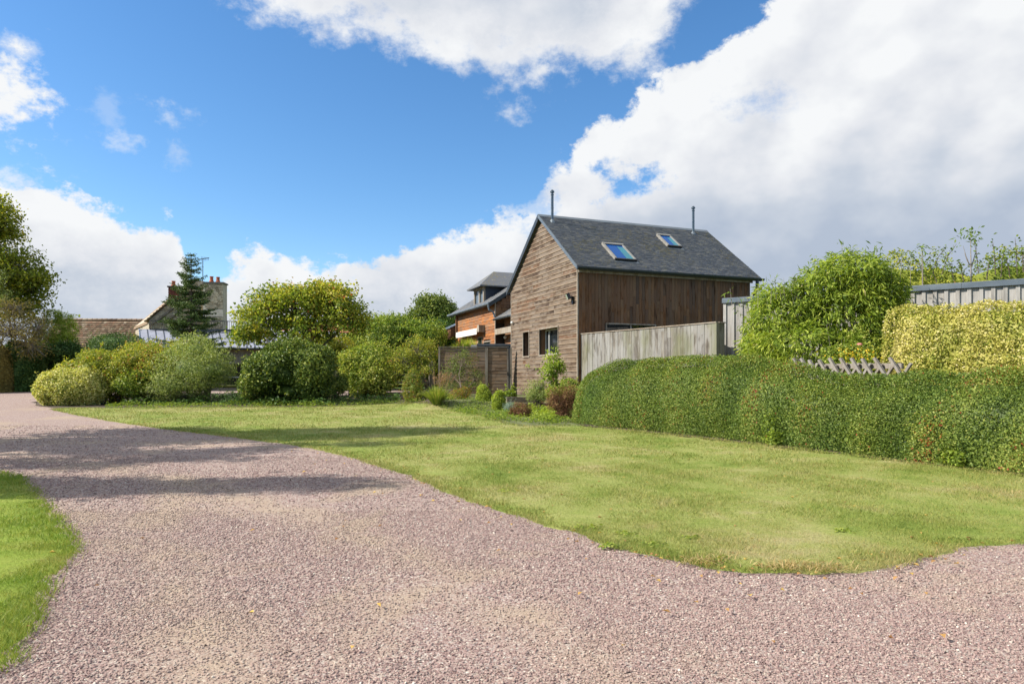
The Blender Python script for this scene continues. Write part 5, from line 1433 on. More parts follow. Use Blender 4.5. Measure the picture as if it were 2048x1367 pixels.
M_REDTIP = leafmat('nandina_leaf', [(0.0, (0.07, 0.12, 0.025)), (0.5, (0.17, 0.22, 0.04)), (0.8, (0.30, 0.22, 0.05)), (1.0, (0.36, 0.10, 0.05))], 0.35, 0.5)

# ------------------------------------------------------------------ the long dark hedge along the lawn
hl = [W2(G(*p)) for p in [(1165, 849), (1300, 862), (1420, 875), (1530, 888), (1680, 905), (1800, 920), (1920, 936), (2048, 950)]]
hl = [(1.62, 19.75)]+hl+[(9.1, 8.6), (10.6, 6.6)]
def hoff(line, d):
    out = []
    for i, p in enumerate(line):
        a = Vector(line[max(0, i-1)]); b = Vector(line[min(len(line)-1, i+1)]); t_ = (b-a).normalized()
        out.append((p[0]-t_.y*d, p[1]+t_.x*d))       # to the left of the run = away from the lawn
    return out
HW = 1.7
hc = hoff(hl, HW/2-0.14)
# crest heights read from the photo at the crest line
hxs, hhs = [], []
cum = [0.0]
for a, b in zip(hc, hc[1:]): cum.append(cum[-1]+(Vector(b)-Vector(a)).length)
crest = [(1160, 768), (1200, 733), (1255, 714), (1380, 711), (1500, 709), (1560, 716), (1640, 735), (1700, 746), (1760, 744), (1830, 738), (1950, 736), (2048, 735), (2200, 734), (2500, 734)]
def crest_h():
    ts, hs = [], []
    for t_ in np.linspace(0, 1, 60):
        s = t_*cum[-1]; x = np.interp(s, cum, [p[0] for p in hc]); y = np.interp(s, cum, [p[1] for p in hc])
        px = CX+F*x/y; py = np.interp(px, [c[0] for c in crest], [c[1] for c in crest])
        ts.append(t_); hs.append(CH+(HY-py)/F*y-float(Z(x, y))-0.03)
    return ts, hs
cts, chs = crest_h()
hedge('long_hedge', 'long dark green clipped hedge with a wavy top along the right of the lawn', hc, lambda t: 1.7+0*t, lambda t: np.interp(t, cts, chs), 170000, 0.036, 0.024, M_COTO, clump=0.045, freq=4.6, seed=3, endr=0.95, sig=0.21,
      roundness=2.15, core=0.24, shell=(-0.02, 0.15), gap=0.22, jit=0.9)

# ------------------------------------------------------------------ golden hedge
gl = [(8.3, 15.6), (12.8, 8.93)]
gt_ = [(0, 3.02), (0.12, 3.12), (1, 3.05)]
hedge('golden_hedge', 'tall square clipped hedge with yellow and cream leaves in front of the shed wall', hoff(gl, 0.55), lambda t: 1.2+0*t, lambda t: 2.93-0.33*t+0.015*np.sin(t*30), 52000, 0.052, 0.034, M_YEL, clump=0.045, freq=7, seed=5, roundness=6.5, endr=0.28,
      core=0.15, shell=(-0.02, 0.13), gap=0.2)

# ------------------------------------------------------------------ hedge with long shoots behind the shed
shl = [(13.4, 23.2), (15.5, 20.6), (18.5, 18.0)]
hb_, sf_, bb_ = hedge('shaggy_hedge', 'olive hedge with loose upright shoots rising behind the shed roof', [(11.2, 21.2), (14.5, 19.0), (19.0, 16.0)], lambda t: 1.3+0*t, lambda t: 4.95-0.25*t+0.12*np.sin(17*t)+0.1*np.sin(41*t), 30000, 0.085, 0.05, M_OLIVE, clump=0.2, freq=4,
                      seed=8, roundness=2.4, core=0.5, shell=(-0.12, 0.3), hue=-0.12)
rnd = random.Random(21)
m_ = MB(); Pq, Oq = [], []
for (px, py0, py1, bend) in [(1847, 545, 505, 30), (1868, 540, 490, -25), (1888, 535, 488, -25), (1905, 548, 510, 15), (1955, 530, 478, 8), (1990, 535, 480, 5), (2003, 540, 497, -6), (2018, 540, 512, 8), (2034, 535, 475, 4), (2046, 530, 490, 3), (1925, 548, 520, 10), (1975, 545, 510, -8), (1870, 552, 520, 20)]:
    d = 20.0-(px-1815)/233*3.6
    a, b = P(px+bend*0.2, py0+14, d), P(px-bend, py1, d)
    mid = a.lerp(b, 0.55)+Vector((0.06*bend/30, 0, 0.05)); m_.tube([a-Vector(bb_), mid-Vector(bb_), b-Vector(bb_)], [0.014, 0.01, 0.004], 4)
    for k in range(30):
        f = rnd.random()**0.8; q = (a.lerp(mid, f/0.55) if f < 0.55 else mid.lerp(b, (f-0.55)/0.45))-Vector(bb_)
        Pq.append(q+Vector((rnd.gauss(0, .035), rnd.gauss(0, .035), rnd.gauss(0, .03)))); Oq.append((rnd.gauss(0, 1), rnd.gauss(0, 1), 0.4))
m_.build('shoot', M_DTWIG, hb_, kind='stuff')
V = leaf_quads(np.array(Pq), unit(np.array(Oq)), 0.085, 0.045, 0.3, 0.6)
obj('shoot_leaves', leaf_mesh('shoot_leaves', V, rng.uniform(0.1, 0.6, len(Pq))), M_MID, hb_)
# pale saplings above it
for i, (px, pyb, pyt, lab) in enumerate([(1943, 560, 466, 'pale forked sapling stem with a tuft of leaves above the shed roof'), (1846, 556, 493, 'thin pale sapling with a small leaf tuft, left end of the shed roof')]):
    d = 19.0
    b, tp = P(px, pyb+60, d), P(px-2, pyt, d)
    o = thing('sapling', lab, 'sapling', b)
    m_ = MB(); m_.tube([(0, 0, 0), ((tp-b)*0.6), tp-b], [0.022, 0.017, 0.006], 6)
    if i == 0:
        s0 = (tp-b)*0.55
        for e in ((-0.16, 0.42), (0.13, 0.34), (-0.2, 0.62), (0.2, 0.7)): m_.tube([s0, s0+Vector((e[0]*0.6, 0.02, e[1]*0.5)), s0+Vector((e[0], 0.03, e[1]))], [0.013, 0.009, 0.004], 5)
    m_.build('stem', M_PALEBARK, o)
    c = np.array(tp-b); n = 55 if i == 0 else 22
    pts = c+rng.normal(0, 1, (n, 3))*np.array([0.16, 0.16, 0.11])*(1 if i == 0 else 0.55)+np.array([0, 0, -0.06])
    V = leaf_quads(pts, unit(rng.normal(size=(n, 3))), 0.14, 0.045, 0.3, 0.6, droop=0.3)
    obj('foliage', leaf_mesh('foliage', V, rng.uniform(0.1, 0.6, n)), M_MID, o)

# ------------------------------------------------------------------ bamboo
def bamboo(name, label, base, lobes, n, L, W, mat, nculm, seed=1, cane_mat=None, hue=0.0):
    base = Vector(base); root = thing(name, label, 'bamboo', base)
    L0 = [((c[0]-base.x, c[1]-base.y, c[2]-base.z), r) for c, r in lobes]
    # leaves hang in sprays from twig tips
    ns = n//9
    tip, out, nz = lobe_points(L0, ns, 0.55, 1.08, 0.16, 3.0, seed, zmin=0.05, gap=0.35)
    k = rng.integers(6, 12, len(tip)); idx = np.repeat(np.arange(len(tip)), k)
    Pt = tip[idx]+rng.normal(0, 0.055, (len(idx), 3)); o2 = out[idx]
    al = o2*0.8+rng.normal(0, 0.55, (len(idx), 3)); al[:, 2] -= 0.25
    V = leaf_quads(Pt, unit(o2+rng.normal(0, .4, o2.shape)), L, W, 0.5, 0.5, 0.35, along=al, fold=0.15)
    rv = np.clip(0.48+0.1*nz[idx]+rng.normal(0, 0.17, len(idx))+hue, 0, 1)
    obj('foliage', leaf_mesh('foliage', V, rv), mat, root)
    rr = random.Random(seed); m = MB()
    for _ in range(nculm):
        c, r = rr.choice(L0); d = Vector((rr.gauss(0, .55)*r[0], rr.gauss(0, .5)*r[1], rr.uniform(0.1, 0.9)*r[2])); tp = Vector(c)+d
        b = Vector((tp.x*0.8+rr.uniform(-.25, .25), tp.y*0.7+rr.uniform(-.2, .2), -0.1)); mid = b.lerp(tp, 0.6); mid.x = b.x*0.65+tp.x*0.35
        m.tube([b, mid, tp], [0.011, 0.009, 0.003], 5)
    m.build('canes', cane_mat or M_TWIG, root)
    return root
bl = [lp_(1650, 575, 55, 52, 17.4, 0.9), lp_(1715, 562, 66, 52, 17.2, 1.0), lp_(1762, 590, 42, 62, 17.0, 0.8), lp_(1690, 630, 85, 70, 17.2, 0.9), lp_(1555, 640, 48, 62, 17.8, 0.7), lp_(1595, 610, 42, 46, 17.6, 0.7),
      lp_(1508, 655, 22, 26, 18.3, 0.3), lp_(1610, 690, 100, 42, 17.0, 0.9), lp_(1522, 695, 32, 30, 18.0, 0.4), lp_(1532, 600, 22, 28, 18.2, 0.4), lp_(1720, 700, 60, 40, 16.6, 0.6)]
bamboo('bamboo_clump', 'broad bright green bamboo clump in front of the shed wall beside the golden hedge', on(8.3, 17.3), bl, 30000, 0.165, 0.034, M_BAMB, 150, 4)
# tall shoots over the clump
m_ = MB(); Pq, Oq = [], []
bro = [o for o in bpy.data.objects if o.name.startswith('bamboo_clump')][0]
for (px, pyb, pyt, k) in [(1683, 530, 482, 14), (1752, 540, 492, 34), (1745, 560, 505, 26), (1765, 560, 510, 20), (1628, 545, 512, 10), (1549, 590, 553, 10), (1460, 600, 576, 8), (1663, 530, 505, 10), (1700, 520, 498, 10)]:
    a, b = P(px+4, pyb+10, 17.2)-bro.location, P(px, pyt, 17.2)-bro.location
    m_.tube([a, a.lerp(b, 0.5), b], [0.008, 0.006, 0.003], 5)
    for i in range(k):
        q = a.lerp(b, rnd.uniform(0.45, 1.0)); Pq.append(q+Vector((rnd.gauss(0, .07), rnd.gauss(0, .07), rnd.gauss(0, .04)))); Oq.append((rnd.gauss(0, 1), rnd.gauss(0, 1), 0.6))
for _ in range(34):
    px = rnd.uniform(1475, 1808); oy = np.interp(px, [1460, 1530, 1600, 1640, 1700, 1760, 1800], [615, 572, 562, 528, 512, 522, 565])
    a, b = P(px+rnd.uniform(-6, 6), oy+36, 17.2)-bro.location, P(px, oy-rnd.uniform(2, 17), 17.2)-bro.location
    m_.tube([a, a.lerp(b, 0.5), b], [0.007, 0.005, 0.003], 5)
    for i in range(rnd.randint(10, 22)):
        q = a.lerp(b, rnd.uniform(0.2, 1.0)); Pq.append(q+Vector((rnd.gauss(0, .06), rnd.gauss(0, .06), rnd.gauss(0, .03)))); Oq.append((rnd.gauss(0, 1), rnd.gauss(0, 1), 0.9))
m_.build('young_shoots', M_TWIG, bro, kind='stuff')
V = leaf_quads(np.array(Pq), unit(np.array(Oq)), 0.16, 0.03, 0.4, 0.6)
obj('shoot_leaves', leaf_mesh('shoot_leaves', V, rng.uniform(0.1, 0.5, len(Pq))), M_BAMB, bro)
# mixed low growth under the bamboo, with a pink flower; yellow flowers at the stakes
bush('rose_bush', 'dark leaved low shrub with one pink bloom between bamboo and golden hedge', 'shrub', [lp_(1735, 690, 40, 40, 16.3, 0.4), lp_(1690, 715, 50, 25, 15.9, 0.4)], 3200, 0.05, 0.03, M_MID, core=0, seed=61, gap=0.4)
fl_ = P(1719, 690, 15.75)
m_ = MB(); m_.lathe((0, 0, 0), [(0.02, -0.03), (0.06, 0.0), (0.065, 0.03), (0.03, 0.05)], 8); o = m_.build('pink_flower', plain('pink_petal', (0.62, 0.22, 0.22), 0.6), None); o.location = fl_; tag(o, 'single pink bloom low on the shrub beside the golden hedge', 'flower')
yc_ = P(1708, 710, 15.4)
yf = thing('yellow_flowers', 'clump of bright yellow flowers behind the criss cross stakes', 'flowers', on(yc_.x, yc_.y))
n = 120; pts = np.array(yc_-yf.location)+rng.normal(0, 1, (n, 3))*np.array([0.30, 0.18, 0.09])
obj('petals', leaf_mesh('petals', leaf_quads(pts, unit(rng.normal(size=(n, 3))+np.array([0, -.5, 1])), 0.05, 0.045, 0.8, 0.4), rng.random(n)), M_FLOWER, yf, kind='stuff')
n = 900; pts = np.array(yc_-yf.location)+rng.normal(0, 1, (n, 3))*np.array([0.42, 0.2, 0.2])+np.array([0.05, 0.05, -0.22])
obj('foliage', leaf_mesh('foliage', leaf_quads(pts, unit(rng.normal(size=(n, 3))), 0.07, 0.035, 0.5, 0.6), rng.random(n)), M_LIME, yf)

# ------------------------------------------------------------------ shrub bed at the back of the lawn
bush('variegated_shrub', 'round cream and yellow variegated shrub at the bend of the gravel drive', 'shrub', [lp_(142, 779, 62, 39, 26.9, 1.1), lp_(170, 776, 45, 38, 27.1, 0.9), lp_(120, 783, 40, 33, 26.8, 0.8)], 19000, 0.075, 0.05, M_YBALL, core=0.82, clump=0.10, seed=31, lo=0.84, sprig=0.12, hue=0.1)
bush('rose_shrub', 'sprawling yellow green rose bush behind the round variegated shrub', 'shrub', [lp_(195, 742, 48, 35, 28.2, 1.2), lp_(160, 745, 30, 22, 28.4, 0.8), lp_(215, 765, 30, 32, 28.0, 0.9), lp_(190, 712, 26, 14, 28.8, 0.8)], 11000, 0.085, 0.055, M_OLIVE,
     core=0.6, clump=0.22, freq=2.6, seed=32, nstem=14, lo=0.6, hi=1.12, gap=0.45, hue=-0.03)
bush('tall_rose_shrub', 'taller tangled olive and bronze rose bush left of the spruce foot', 'shrub', [lp_(290, 722, 52, 36, 29, 1.4), lp_(262, 752, 45, 40, 28.6, 1.3), lp_(335, 716, 40, 30, 29.3, 1.1), lp_(310, 760, 45, 36, 28.6, 1.0)], 17000, 0.08, 0.05, M_OLIVE,
     core=0.55, clump=0.24, freq=2.4, seed=33, nstem=22, lo=0.55, hi=1.14, gap=0.5)
bush('green_shrub', 'fresh green low shrub under the tangled roses', 'shrub', [lp_(268, 772, 30, 22, 27.6, 0.7), lp_(285, 756, 22, 16, 27.8, 0.5)], 3000, 0.085, 0.06, M_MID, core=0.5, clump=0.2, seed=34, nstem=5, gap=0.4)
bush('willow_shrub', 'feathery grey green shrub on bare leaning stems, left of the big dark bush', 'shrub', [lp_(380, 740, 58, 48, 28.2, 1.4), lp_(428, 742, 38, 32, 28, 1.0), lp_(350, 770, 40, 30, 27.9, 1.0), lp_(392, 700, 30, 24, 28.6, 0.8), lp_(325, 782, 30, 20, 27.6, 0.7)], 19000, 0.085, 0.026,
     M_GREYG, base=G(412, 804), bark=M_PALEBARK, core=0.45, clump=0.24, freq=2.8, seed=35, nstem=22, stem_r=(0.045, 0.01), lo=0.5, hi=1.14, gap=0.45, droop=-0.2)
bush('laurel_bush', 'very large dark rounded bush in the middle of the bed', 'shrub', [lp_(585, 745, 88, 56, 28.6, 2.2), lp_(545, 748, 55, 50, 28.2, 1.6), lp_(626, 750, 44, 46, 28.6, 1.5), lp_(595, 718, 70, 32, 29, 1.8), lp_(520, 770, 30, 28, 28, 1.0), lp_(600, 780, 70, 25, 28, 1.4)], 36000, 0.105, 0.062,
     M_DGREEN, core=0.66, clump=0.16, freq=2.6, seed=36, lo=0.68, hi=1.08, gap=0.45, sprig=0.3)
bush('spreading_shrub', 'low dull green shrub leaning right from the big dark bush', 'shrub', [lp_(662, 768, 28, 20, 30.0, 1.0), lp_(684, 764, 14, 18, 30.2, 0.6)], 3600, 0.08, 0.05, M_DGREEN, core=0.5, clump=0.2, seed=37, nstem=9, lo=0.6, gap=0.4, hue=0.1)
bush('bright_shrub', 'upright light green leafy shrub round the rusty brown post', 'shrub', [lp_(738, 728, 44, 42, 32.0, 1.1), lp_(725, 755, 40, 38, 31.8, 1.0), lp_(755, 762, 36, 30, 31.7, 0.9), lp_(705, 718, 22, 22, 32, 0.7)], 13000, 0.10, 0.06, M_MID, core=0.5, clump=0.22, freq=2.6, seed=38,
     nstem=16, lo=0.55, hi=1.12, gap=0.42, hue=0.18)
bush('weeping_shrub', 'yellow green weeping shrub between the maple and the bright upright shrub', 'shrub', [lp_(672, 705, 32, 34, 37, 1.3), lp_(650, 695, 22, 22, 37.5, 1.0)], 7000, 0.11, 0.06, M_OLIVE, core=0.7, clump=0.18, seed=39, lo=0.7, gap=0.3, droop=0.5, hue=-0.05)
bush('ivy_mass', 'wide bank of dense green foliage behind the bare twigged small tree', 'shrub', [lp_(775, 690, 75, 48, 42, 2.6), lp_(835, 690, 55, 45, 42, 2.2), lp_(735, 690, 36, 36, 42.5, 1.8), lp_(800, 672, 55, 33, 43, 2.0), lp_(860, 720, 30, 40, 42, 1.4)], 30000, 0.14, 0.09, M_MID, core=0.8,
     clump=0.18, freq=1.7, seed=40, lo=0.76, gap=0.4, hue=-0.06)
bush('pale_shoots', 'spiky pale shoots standing up from the left top of the foliage bank', 'shrub', [lp_(775, 640, 22, 14, 43, 0.9), lp_(760, 648, 18, 10, 43, 0.8)], 1300, 0.13, 0.04, M_GREYG, core=0, clump=0.35, seed=41, nstem=14, lo=0.2, hi=1.3, gap=0.3, droop=-0.8)
bush('conifer_hedge', 'block of dark conifer hedge beside the far end of the orange house', 'hedge', [lp_(880, 675, 22, 32, 46, 1.6), lp_(893, 680, 20, 34, 46.5, 1.6)], 9000, 0.14, 0.05, M_IVY, core=0.85, clump=0.08, seed=42, lo=0.85, hue=-0.05)
# crab apple with bare twigs
tree('crab_apple', 'small spreading tree with sparse olive leaves and pale twigs, left of the gate post', [lp_(835, 700, 38, 34, 31.6, 1.0), lp_(805, 718, 32, 28, 31.4, 0.9), lp_(860, 705, 24, 30, 31.8, 0.8), lp_(845, 735, 34, 22, 31.3, 0.8), lp_(790, 745, 24, 20, 31.2, 0.7)],
     G(856, 793), 0.055, M_OLIVE, 190, 26, 0.11, 0.07, 0.045, bark=M_PALEBARK, seed=43, hue=0.0, cat='tree', forks=0.45, limb_r=0.5)
tree('twiggy_shrub', 'brownish green twiggy shrub in front of the plank gate', [lp_(925, 722, 36, 30, 29.2, 0.6), lp_(905, 752, 32, 28, 29.0, 0.6), lp_(950, 757, 22, 28, 29.1, 0.5), lp_(930, 775, 34, 14, 28.9, 0.5)], G(925, 796), 0.035, M_WALN, 170, 24, 0.09, 0.055, 0.034, bark=M_DTWIG, seed=44,
     hue=-0.02, cat='shrub', forks=0.25, limb_r=0.5)
# maple
tree('maple_tree', 'broad maple turning yellow and red behind the big dark bush', [lp_(520, 640, 60, 42, 34, 1.9), lp_(590, 612, 75, 46, 34.3, 2.2), lp_(670, 608, 62, 52, 34.3, 2.0), lp_(700, 640, 46, 42, 34, 1.7), lp_(610, 660, 75, 32, 33.8, 1.8), lp_(500, 672, 42, 26, 33.8, 1.4),
      lp_(545, 600, 45, 30, 34.3, 1.4), lp_(640, 578, 45, 28, 34.3, 1.5)], on((602-CX)/F*34, 34), 0.16, M_ACER, 360, 50, 0.22, 0.14, 0.11, bark=M_DTWIG, seed=45, hue=-0.22, hue_top=0.3, forks=1.6)
# spruce
def spruce(name, label, base, H, R, seed=1, z0=0.9):
    root = thing(name, label, 'tree', base); rr = random.Random(seed)
    m = MB(); m.tube([(0, 0, -0.2), (0.02, 0, H*0.5), (0, 0, H*0.97)], [0.12, 0.075, 0.012], 8); m.build('trunk', M_BARK, root)
    mb = MB(); A, D = [], []
    z = z0
    while z < H*0.985:
        f = 1-z/H; ln0 = R*(f**0.8)*(1.0 if f < 0.85 else 0.9)+0.10
        for k in range(rr.randint(5, 7) if f > 0.2 else 4):
            a = rr.uniform(0, 2*PI); ln_ = ln0*rr.uniform(0.55, 1.25)
            d = Vector((math.cos(a), math.sin(a), 0)); zz = z+rr.uniform(-.12, .12)
            tip = d*ln_+UP*(zz+ln_*(0.20-0.55*f+0.25*rr.random())); mid = d*ln_*0.5+UP*(zz-ln_*0.08*f)
            b0 = Vector((0, 0, zz)); mb.tube([b0, mid, tip], [0.02, 0.012, 0.004], 4, caps=False)
            nt_ = max(3, int(ln_/0.075))
            for i in range(nt_):
                t_ = 0.15+0.85*(i+rr.random())/nt_
                q = b0.lerp(mid, t_*2) if t_ < 0.5 else mid.lerp(tip, t_*2-1)
                for sgn in (-1, 1):
                    tl2 = (0.10+0.32*ln_*(1-t_)*1.1)*rr.uniform(0.7, 1.2)
                    td = (d*0.75+Vector((-d.y, d.x, 0))*sgn*0.8+UP*rr.uniform(-.32, .12)).normalized()
                    nn = max(4, int(tl2/0.027))
                    for j in range(nn): A.append(q+td*tl2*(j+rr.random())/nn); D.append(td)
        z += 0.125+0.10*f*rr.uniform(0.7, 1.2)
    mb.build('branches', M_DTWIG, root)
    A = np.array(A); D = np.array(D); o = unit(rng.normal(size=A.shape)+D*0.9)
    V = leaf_quads(A, o, 0.09, 0.036, 0.2, 0.5, along=o*0.8+D*0.8, fold=0.1)
    obj('crown', leaf_mesh('crown', V, np.clip(0.45+rng.normal(0, .22, len(A)), 0, 1)), M_NEED, root)
    return root
bs = on((382-CX)/F*36.5, 36.5)
spruce('spruce_tree', 'young dark spruce with a narrow pointed top in front of the big chimney', bs, CH+(HY-505)/F*36.5-bs.z, 2.35, 3)

# ------------------------------------------------------------------ left side
tree('hazel_tree', 'big leafy tree cut by the left picture edge, leaves green and bronze', [lp_(-60, 470, 100, 95, 42, 3.2), lp_(-20, 560, 105, 85, 42, 3.2), lp_(40, 540, 58, 58, 41.5, 2.0), lp_(75, 575, 40, 34, 41.5, 1.4), lp_(-40, 410, 60, 40, 42, 2.2), lp_(10, 450, 34, 36, 42, 1.4), lp_(45, 615, 50, 40, 41.5, 1.6),
      lp_(-130, 560, 110, 110, 42, 3.2)], on((-110-CX)/F*42, 42), 0.34, M_LTREE, 620, 50, 0.26, 0.17, 0.12, seed=51, hue=0.0, forks=3.2)
tree('pale_willow', 'pale grey leaved drooping shrub under the big left tree', [lp_(-5, 570, 32, 42, 40, 1.0), lp_(10, 610, 30, 40, 40, 1.0)], on((0-CX)/F*40, 40), 0.08, M_GREYG, 60, 50, 0.16, 0.13, 0.035, seed=52, droop=0.8, forks=2.0)
tree('bare_thicket', 'tangle of bare grey brown branches over the left hedge', [lp_(20, 660, 62, 42, 39.0, 1.5), lp_(60, 690, 42, 36, 39.2, 1.3), lp_(75, 655, 36, 34, 39.4, 1.2), lp_(-20, 640, 40, 40, 39, 1.2), lp_(30, 615, 40, 26, 39.2, 1.2)], on((34-CX)/F*42.2, 42.2), 0.12, M_BEECH, 560, 9, 0.16, 0.10, 0.06, bark=M_TWIG, seed=53,
     cat='shrub', forks=1.6, limb_r=0.5, hue=0.1)
bamboo('pale_bamboo', 'feathery pale green bamboo in front of the left end of the tiled roof', on((112-CX)/F*43, 43), [lp_(112, 660, 30, 34, 43, 1.0), lp_(100, 680, 26, 26, 43, 0.9), lp_(130, 645, 12, 14, 43, 0.4), lp_(108, 634, 14, 14, 43, 0.5), lp_(125, 685, 26, 22, 43, 0.9)], 8000, 0.20, 0.04, M_LIME, 30, 7)
bush('dark_dome', 'dark green dome shrub against the tiled roof above the roses', 'shrub', [lp_(235, 695, 44, 28, 41, 1.8), lp_(225, 705, 40, 26, 41, 1.8)], 9000, 0.15, 0.035, M_IVY, core=0.75, clump=0.12, seed=54, lo=0.8, droop=-0.6)
bush('low_evergreen', 'dark evergreen shrub at the foot of the pale bamboo', 'shrub', [lp_(128, 704, 28, 20, 42, 1.2)], 3500, 0.13, 0.08, M_IVY, core=0.7, seed=55)
h1 = [W2(on((-420-CX)/F*34.0, 34.0)), W2(on((28-CX)/F*39.5, 39.5))]
hedge('beech_hedge', 'brown green clipped hedge at the left picture edge', h1, lambda t: 1.6+0*t, lambda t: CH+(HY-687)/F*39-0.66+0*t, 12000, 0.10, 0.065, M_BEECH, seed=56, roundness=6, clump=0.04, hue=-0.1)
h2 = [W2(on((26-CX)/F*39.3, 39.3)), W2(on((62-CX)/F*41.5, 41.5)), W2(on((92-CX)/F*44, 44))]
hedge('ivy_hedge', 'dark ivy covered middle length of the left hedge', h2, lambda t: 1.7+0*t, lambda t: 2.75+0.25*np.sin(9*t)-0.2*t, 13000, 0.13, 0.09, M_IVY, seed=57, roundness=4.5, clump=0.10, hue=0.05)
h3 = [W2(on((90-CX)/F*44.5, 44.5)), W2(on((132-CX)/F*53, 53))]
hedge('far_hedge', 'low brownish hedge running back towards the tiled barn', h3, lambda t: 1.5+0*t, lambda t: 2.55-0.25*t, 9000, 0.11, 0.07, M_BEECH, seed=58, roundness=5, clump=0.05)
tree('walnut_tree', 'distant round green tree beyond the foliage bank, left of the dormer', [lp_(868, 625, 42, 36, 74, 2.6), lp_(838, 640, 30, 26, 74, 2.0), lp_(895, 635, 24, 28, 74, 1.8), lp_(858, 608, 26, 20, 74, 1.8), lp_(880, 612, 22, 20, 74, 1.6), lp_(815, 645, 18, 18, 74, 1.2), lp_(860, 655, 50, 22, 74, 2.4)],
     on((865-CX)/F*74, 74), 0.3, M_WALN, 330, 70, 0.36, 0.26, 0.16, seed=59)
# far tree line so the horizon is closed behind the gardens
for i, (x, y, w, h, lab) in enumerate([(-52, 84, 9, 6.2, 'far dark tree clump behind the tiled barn, left edge'), (-20, 95, 9, 5.0, 'far tree clump behind the stone house'), (-12, 100, 8, 6.0, 'far tree clump behind the maple crown'), (3, 110, 9, 6.5, 'far tree clump behind the barn roof'),
                                       (24, 70, 8, 4.4, 'far tree clump behind the bamboo'), (46, 66, 12, 4.6, 'far tree clump behind the shed, right')]):
    bush('tree_clump', lab, 'tree clump', [((x, y, h*0.5), (w, 4, h*0.55)), ((x-w*0.5, y+1, h*0.4), (w*0.6, 3.5, h*0.45)), ((x+w*0.55, y+1, h*0.42), (w*0.6, 3.5, h*0.45))], 5000, 0.5, 0.34, M_WALN, core=0.85, clump=0.15, freq=0.8, seed=70+i, gap=0.3)
# trees out to the left of the view; the photograph shows their long shadows on the gravel and the lawn
tree('tall_tree', 'tall tree left of the view whose shadow crosses drive and lawn', [((-16.2, 13.6, 8.8), (2.0, 1.25, 2.9)), ((-16.8, 14.2, 11.0), (1.6, 1.0, 2.0)), ((-16.0, 12.8, 5.6), (1.9, 1.1, 1.7)), ((-16.6, 15.0, 6.2), (1.6, 1.0, 1.5))], on(-16.3, 13.8), 0.24, M_LTREE, 260, 46, 0.26, 0.2, 0.14, seed=81, forks=2.2)
tree('tall_tree', 'slim tree left of the view shading the gravel nearest the left lawn', [((-12.2, 7.9, 5.2), (1.3, 0.75, 1.9)), ((-12.4, 8.6, 3.4), (1.3, 0.6, 1.4)), ((-12.0, 7.7, 7.2), (1.0, 0.6, 1.3))], on(-12.2, 8.0), 0.13, M_LTREE, 170, 46, 0.17, 0.14, 0.10, seed=82, forks=1.2)
tree('tall_tree', 'middle tree left of the view shading the drive in broken bands', [((-14.5, 11.3, 6.4), (1.5, 0.8, 2.2)), ((-14.2, 12.2, 4.2), (1.5, 0.6, 1.6)), ((-14.3, 11.8, 8.6), (1.2, 0.6, 1.4)), ((-14.5, 10.2, 7.2), (1.1, 0.5, 1.3)), ((-14.4, 9.8, 5.8), (1.1, 0.45, 1.1)), ((-14.6, 10.3, 4.4), (1.3, 0.6, 1.5)), ((-14.6, 9.6, 4.0), (1.1, 0.55, 1.3))], on(-14.4, 11.2), 0.15, M_LTREE, 150, 44, 0.18, 0.15, 0.10, seed=83, forks=1.3)

# ------------------------------------------------------------------ planting at the foot of the barn and gate
def tuft(name, label, cat, base, n, L, w, mat, spread=0.5, arch=0.5, plumes=0, group=None, erect=0.7):
    root = thing(name, label, cat, base, 0, group)
    a = rng.uniform(0, 2*PI, n); s = rng.random(n)**0.6*spread; l = L*rng.uniform(0.6, 1.1, n)
    b = np.stack([np.cos(a)*s*0.18, np.sin(a)*s*0.18, np.full(n, -0.02)], 1)
    tp = np.stack([np.cos(a)*s*l/max(L, .01), np.sin(a)*s*l/max(L, .01), l*(1-0.45*(s/spread)**2)*erect], 1)
    strips('leaves', mat, root, b, tp, w, 5, arch)
    if plumes:
        a = rng.uniform(0, 2*PI, plumes); s = rng.random(plumes)*spread*0.9+0.1
        b = np.zeros((plumes, 3)); tp = np.stack([np.cos(a)*s*0.7+0.3, np.sin(a)*s*0.6, np.full(plumes, L*1.05)*rng.uniform(0.85, 1.15, plumes)], 1)
        strips('stalks', mat, root, b, tp, 0.008, 4, 0.2)
        pts = np.repeat(tp, 40, 0)-np.repeat(unit(tp), 40, 0)*(rng.random(plumes*40)*0.32)[:, None]+rng.normal(0, 0.012, (plumes*40, 3))
        obj('plumes', leaf_mesh('plumes', leaf_quads(pts, unit(rng.normal(size=pts.shape)), 0.05, 0.012, 0.3, 0.6), rng.random(len(pts))), M_PLUME, root)
    return root
bush('nandina', 'green shrub tipped orange and red, right of the bare fence rails', 'shrub', [lp_(828, 778, 22, 24, 27.8, 0.5), lp_(826, 752, 14, 14, 28, 0.3), lp_(840, 790, 18, 14, 27.6, 0.4)], 3600, 0.075, 0.024, M_REDTIP, core=0.4, clump=0.2, seed=91, nstem=9, gap=0.35, hue=-0.12)
tuft('fountain_grass', 'tuft of green fountain grass with pinkish plumes in front of the gate', 'grass', G(873, 808), 900, 1.0, 0.016, M_ORN, 0.75, 0.55, plumes=34)
bush('small_nandina', 'small shrub with red and orange leaf tips beside the fountain grass', 'shrub', [lp_(914, 796, 14, 18, 26.2, 0.3), lp_(928, 783, 12, 10, 26.6, 0.25)], 1500, 0.06, 0.02, M_REDTIP, core=0, clump=0.25, seed=92, nstem=8, gap=0.3, hue=0.1)
bush('rust_sprig', 'little rust brown leafed sprig behind the small red tipped shrub', 'shrub', [lp_(931, 784, 9, 6, 27.4, 0.2)], 260, 0.06, 0.025, M_BROWN, core=0, seed=93, nstem=5)
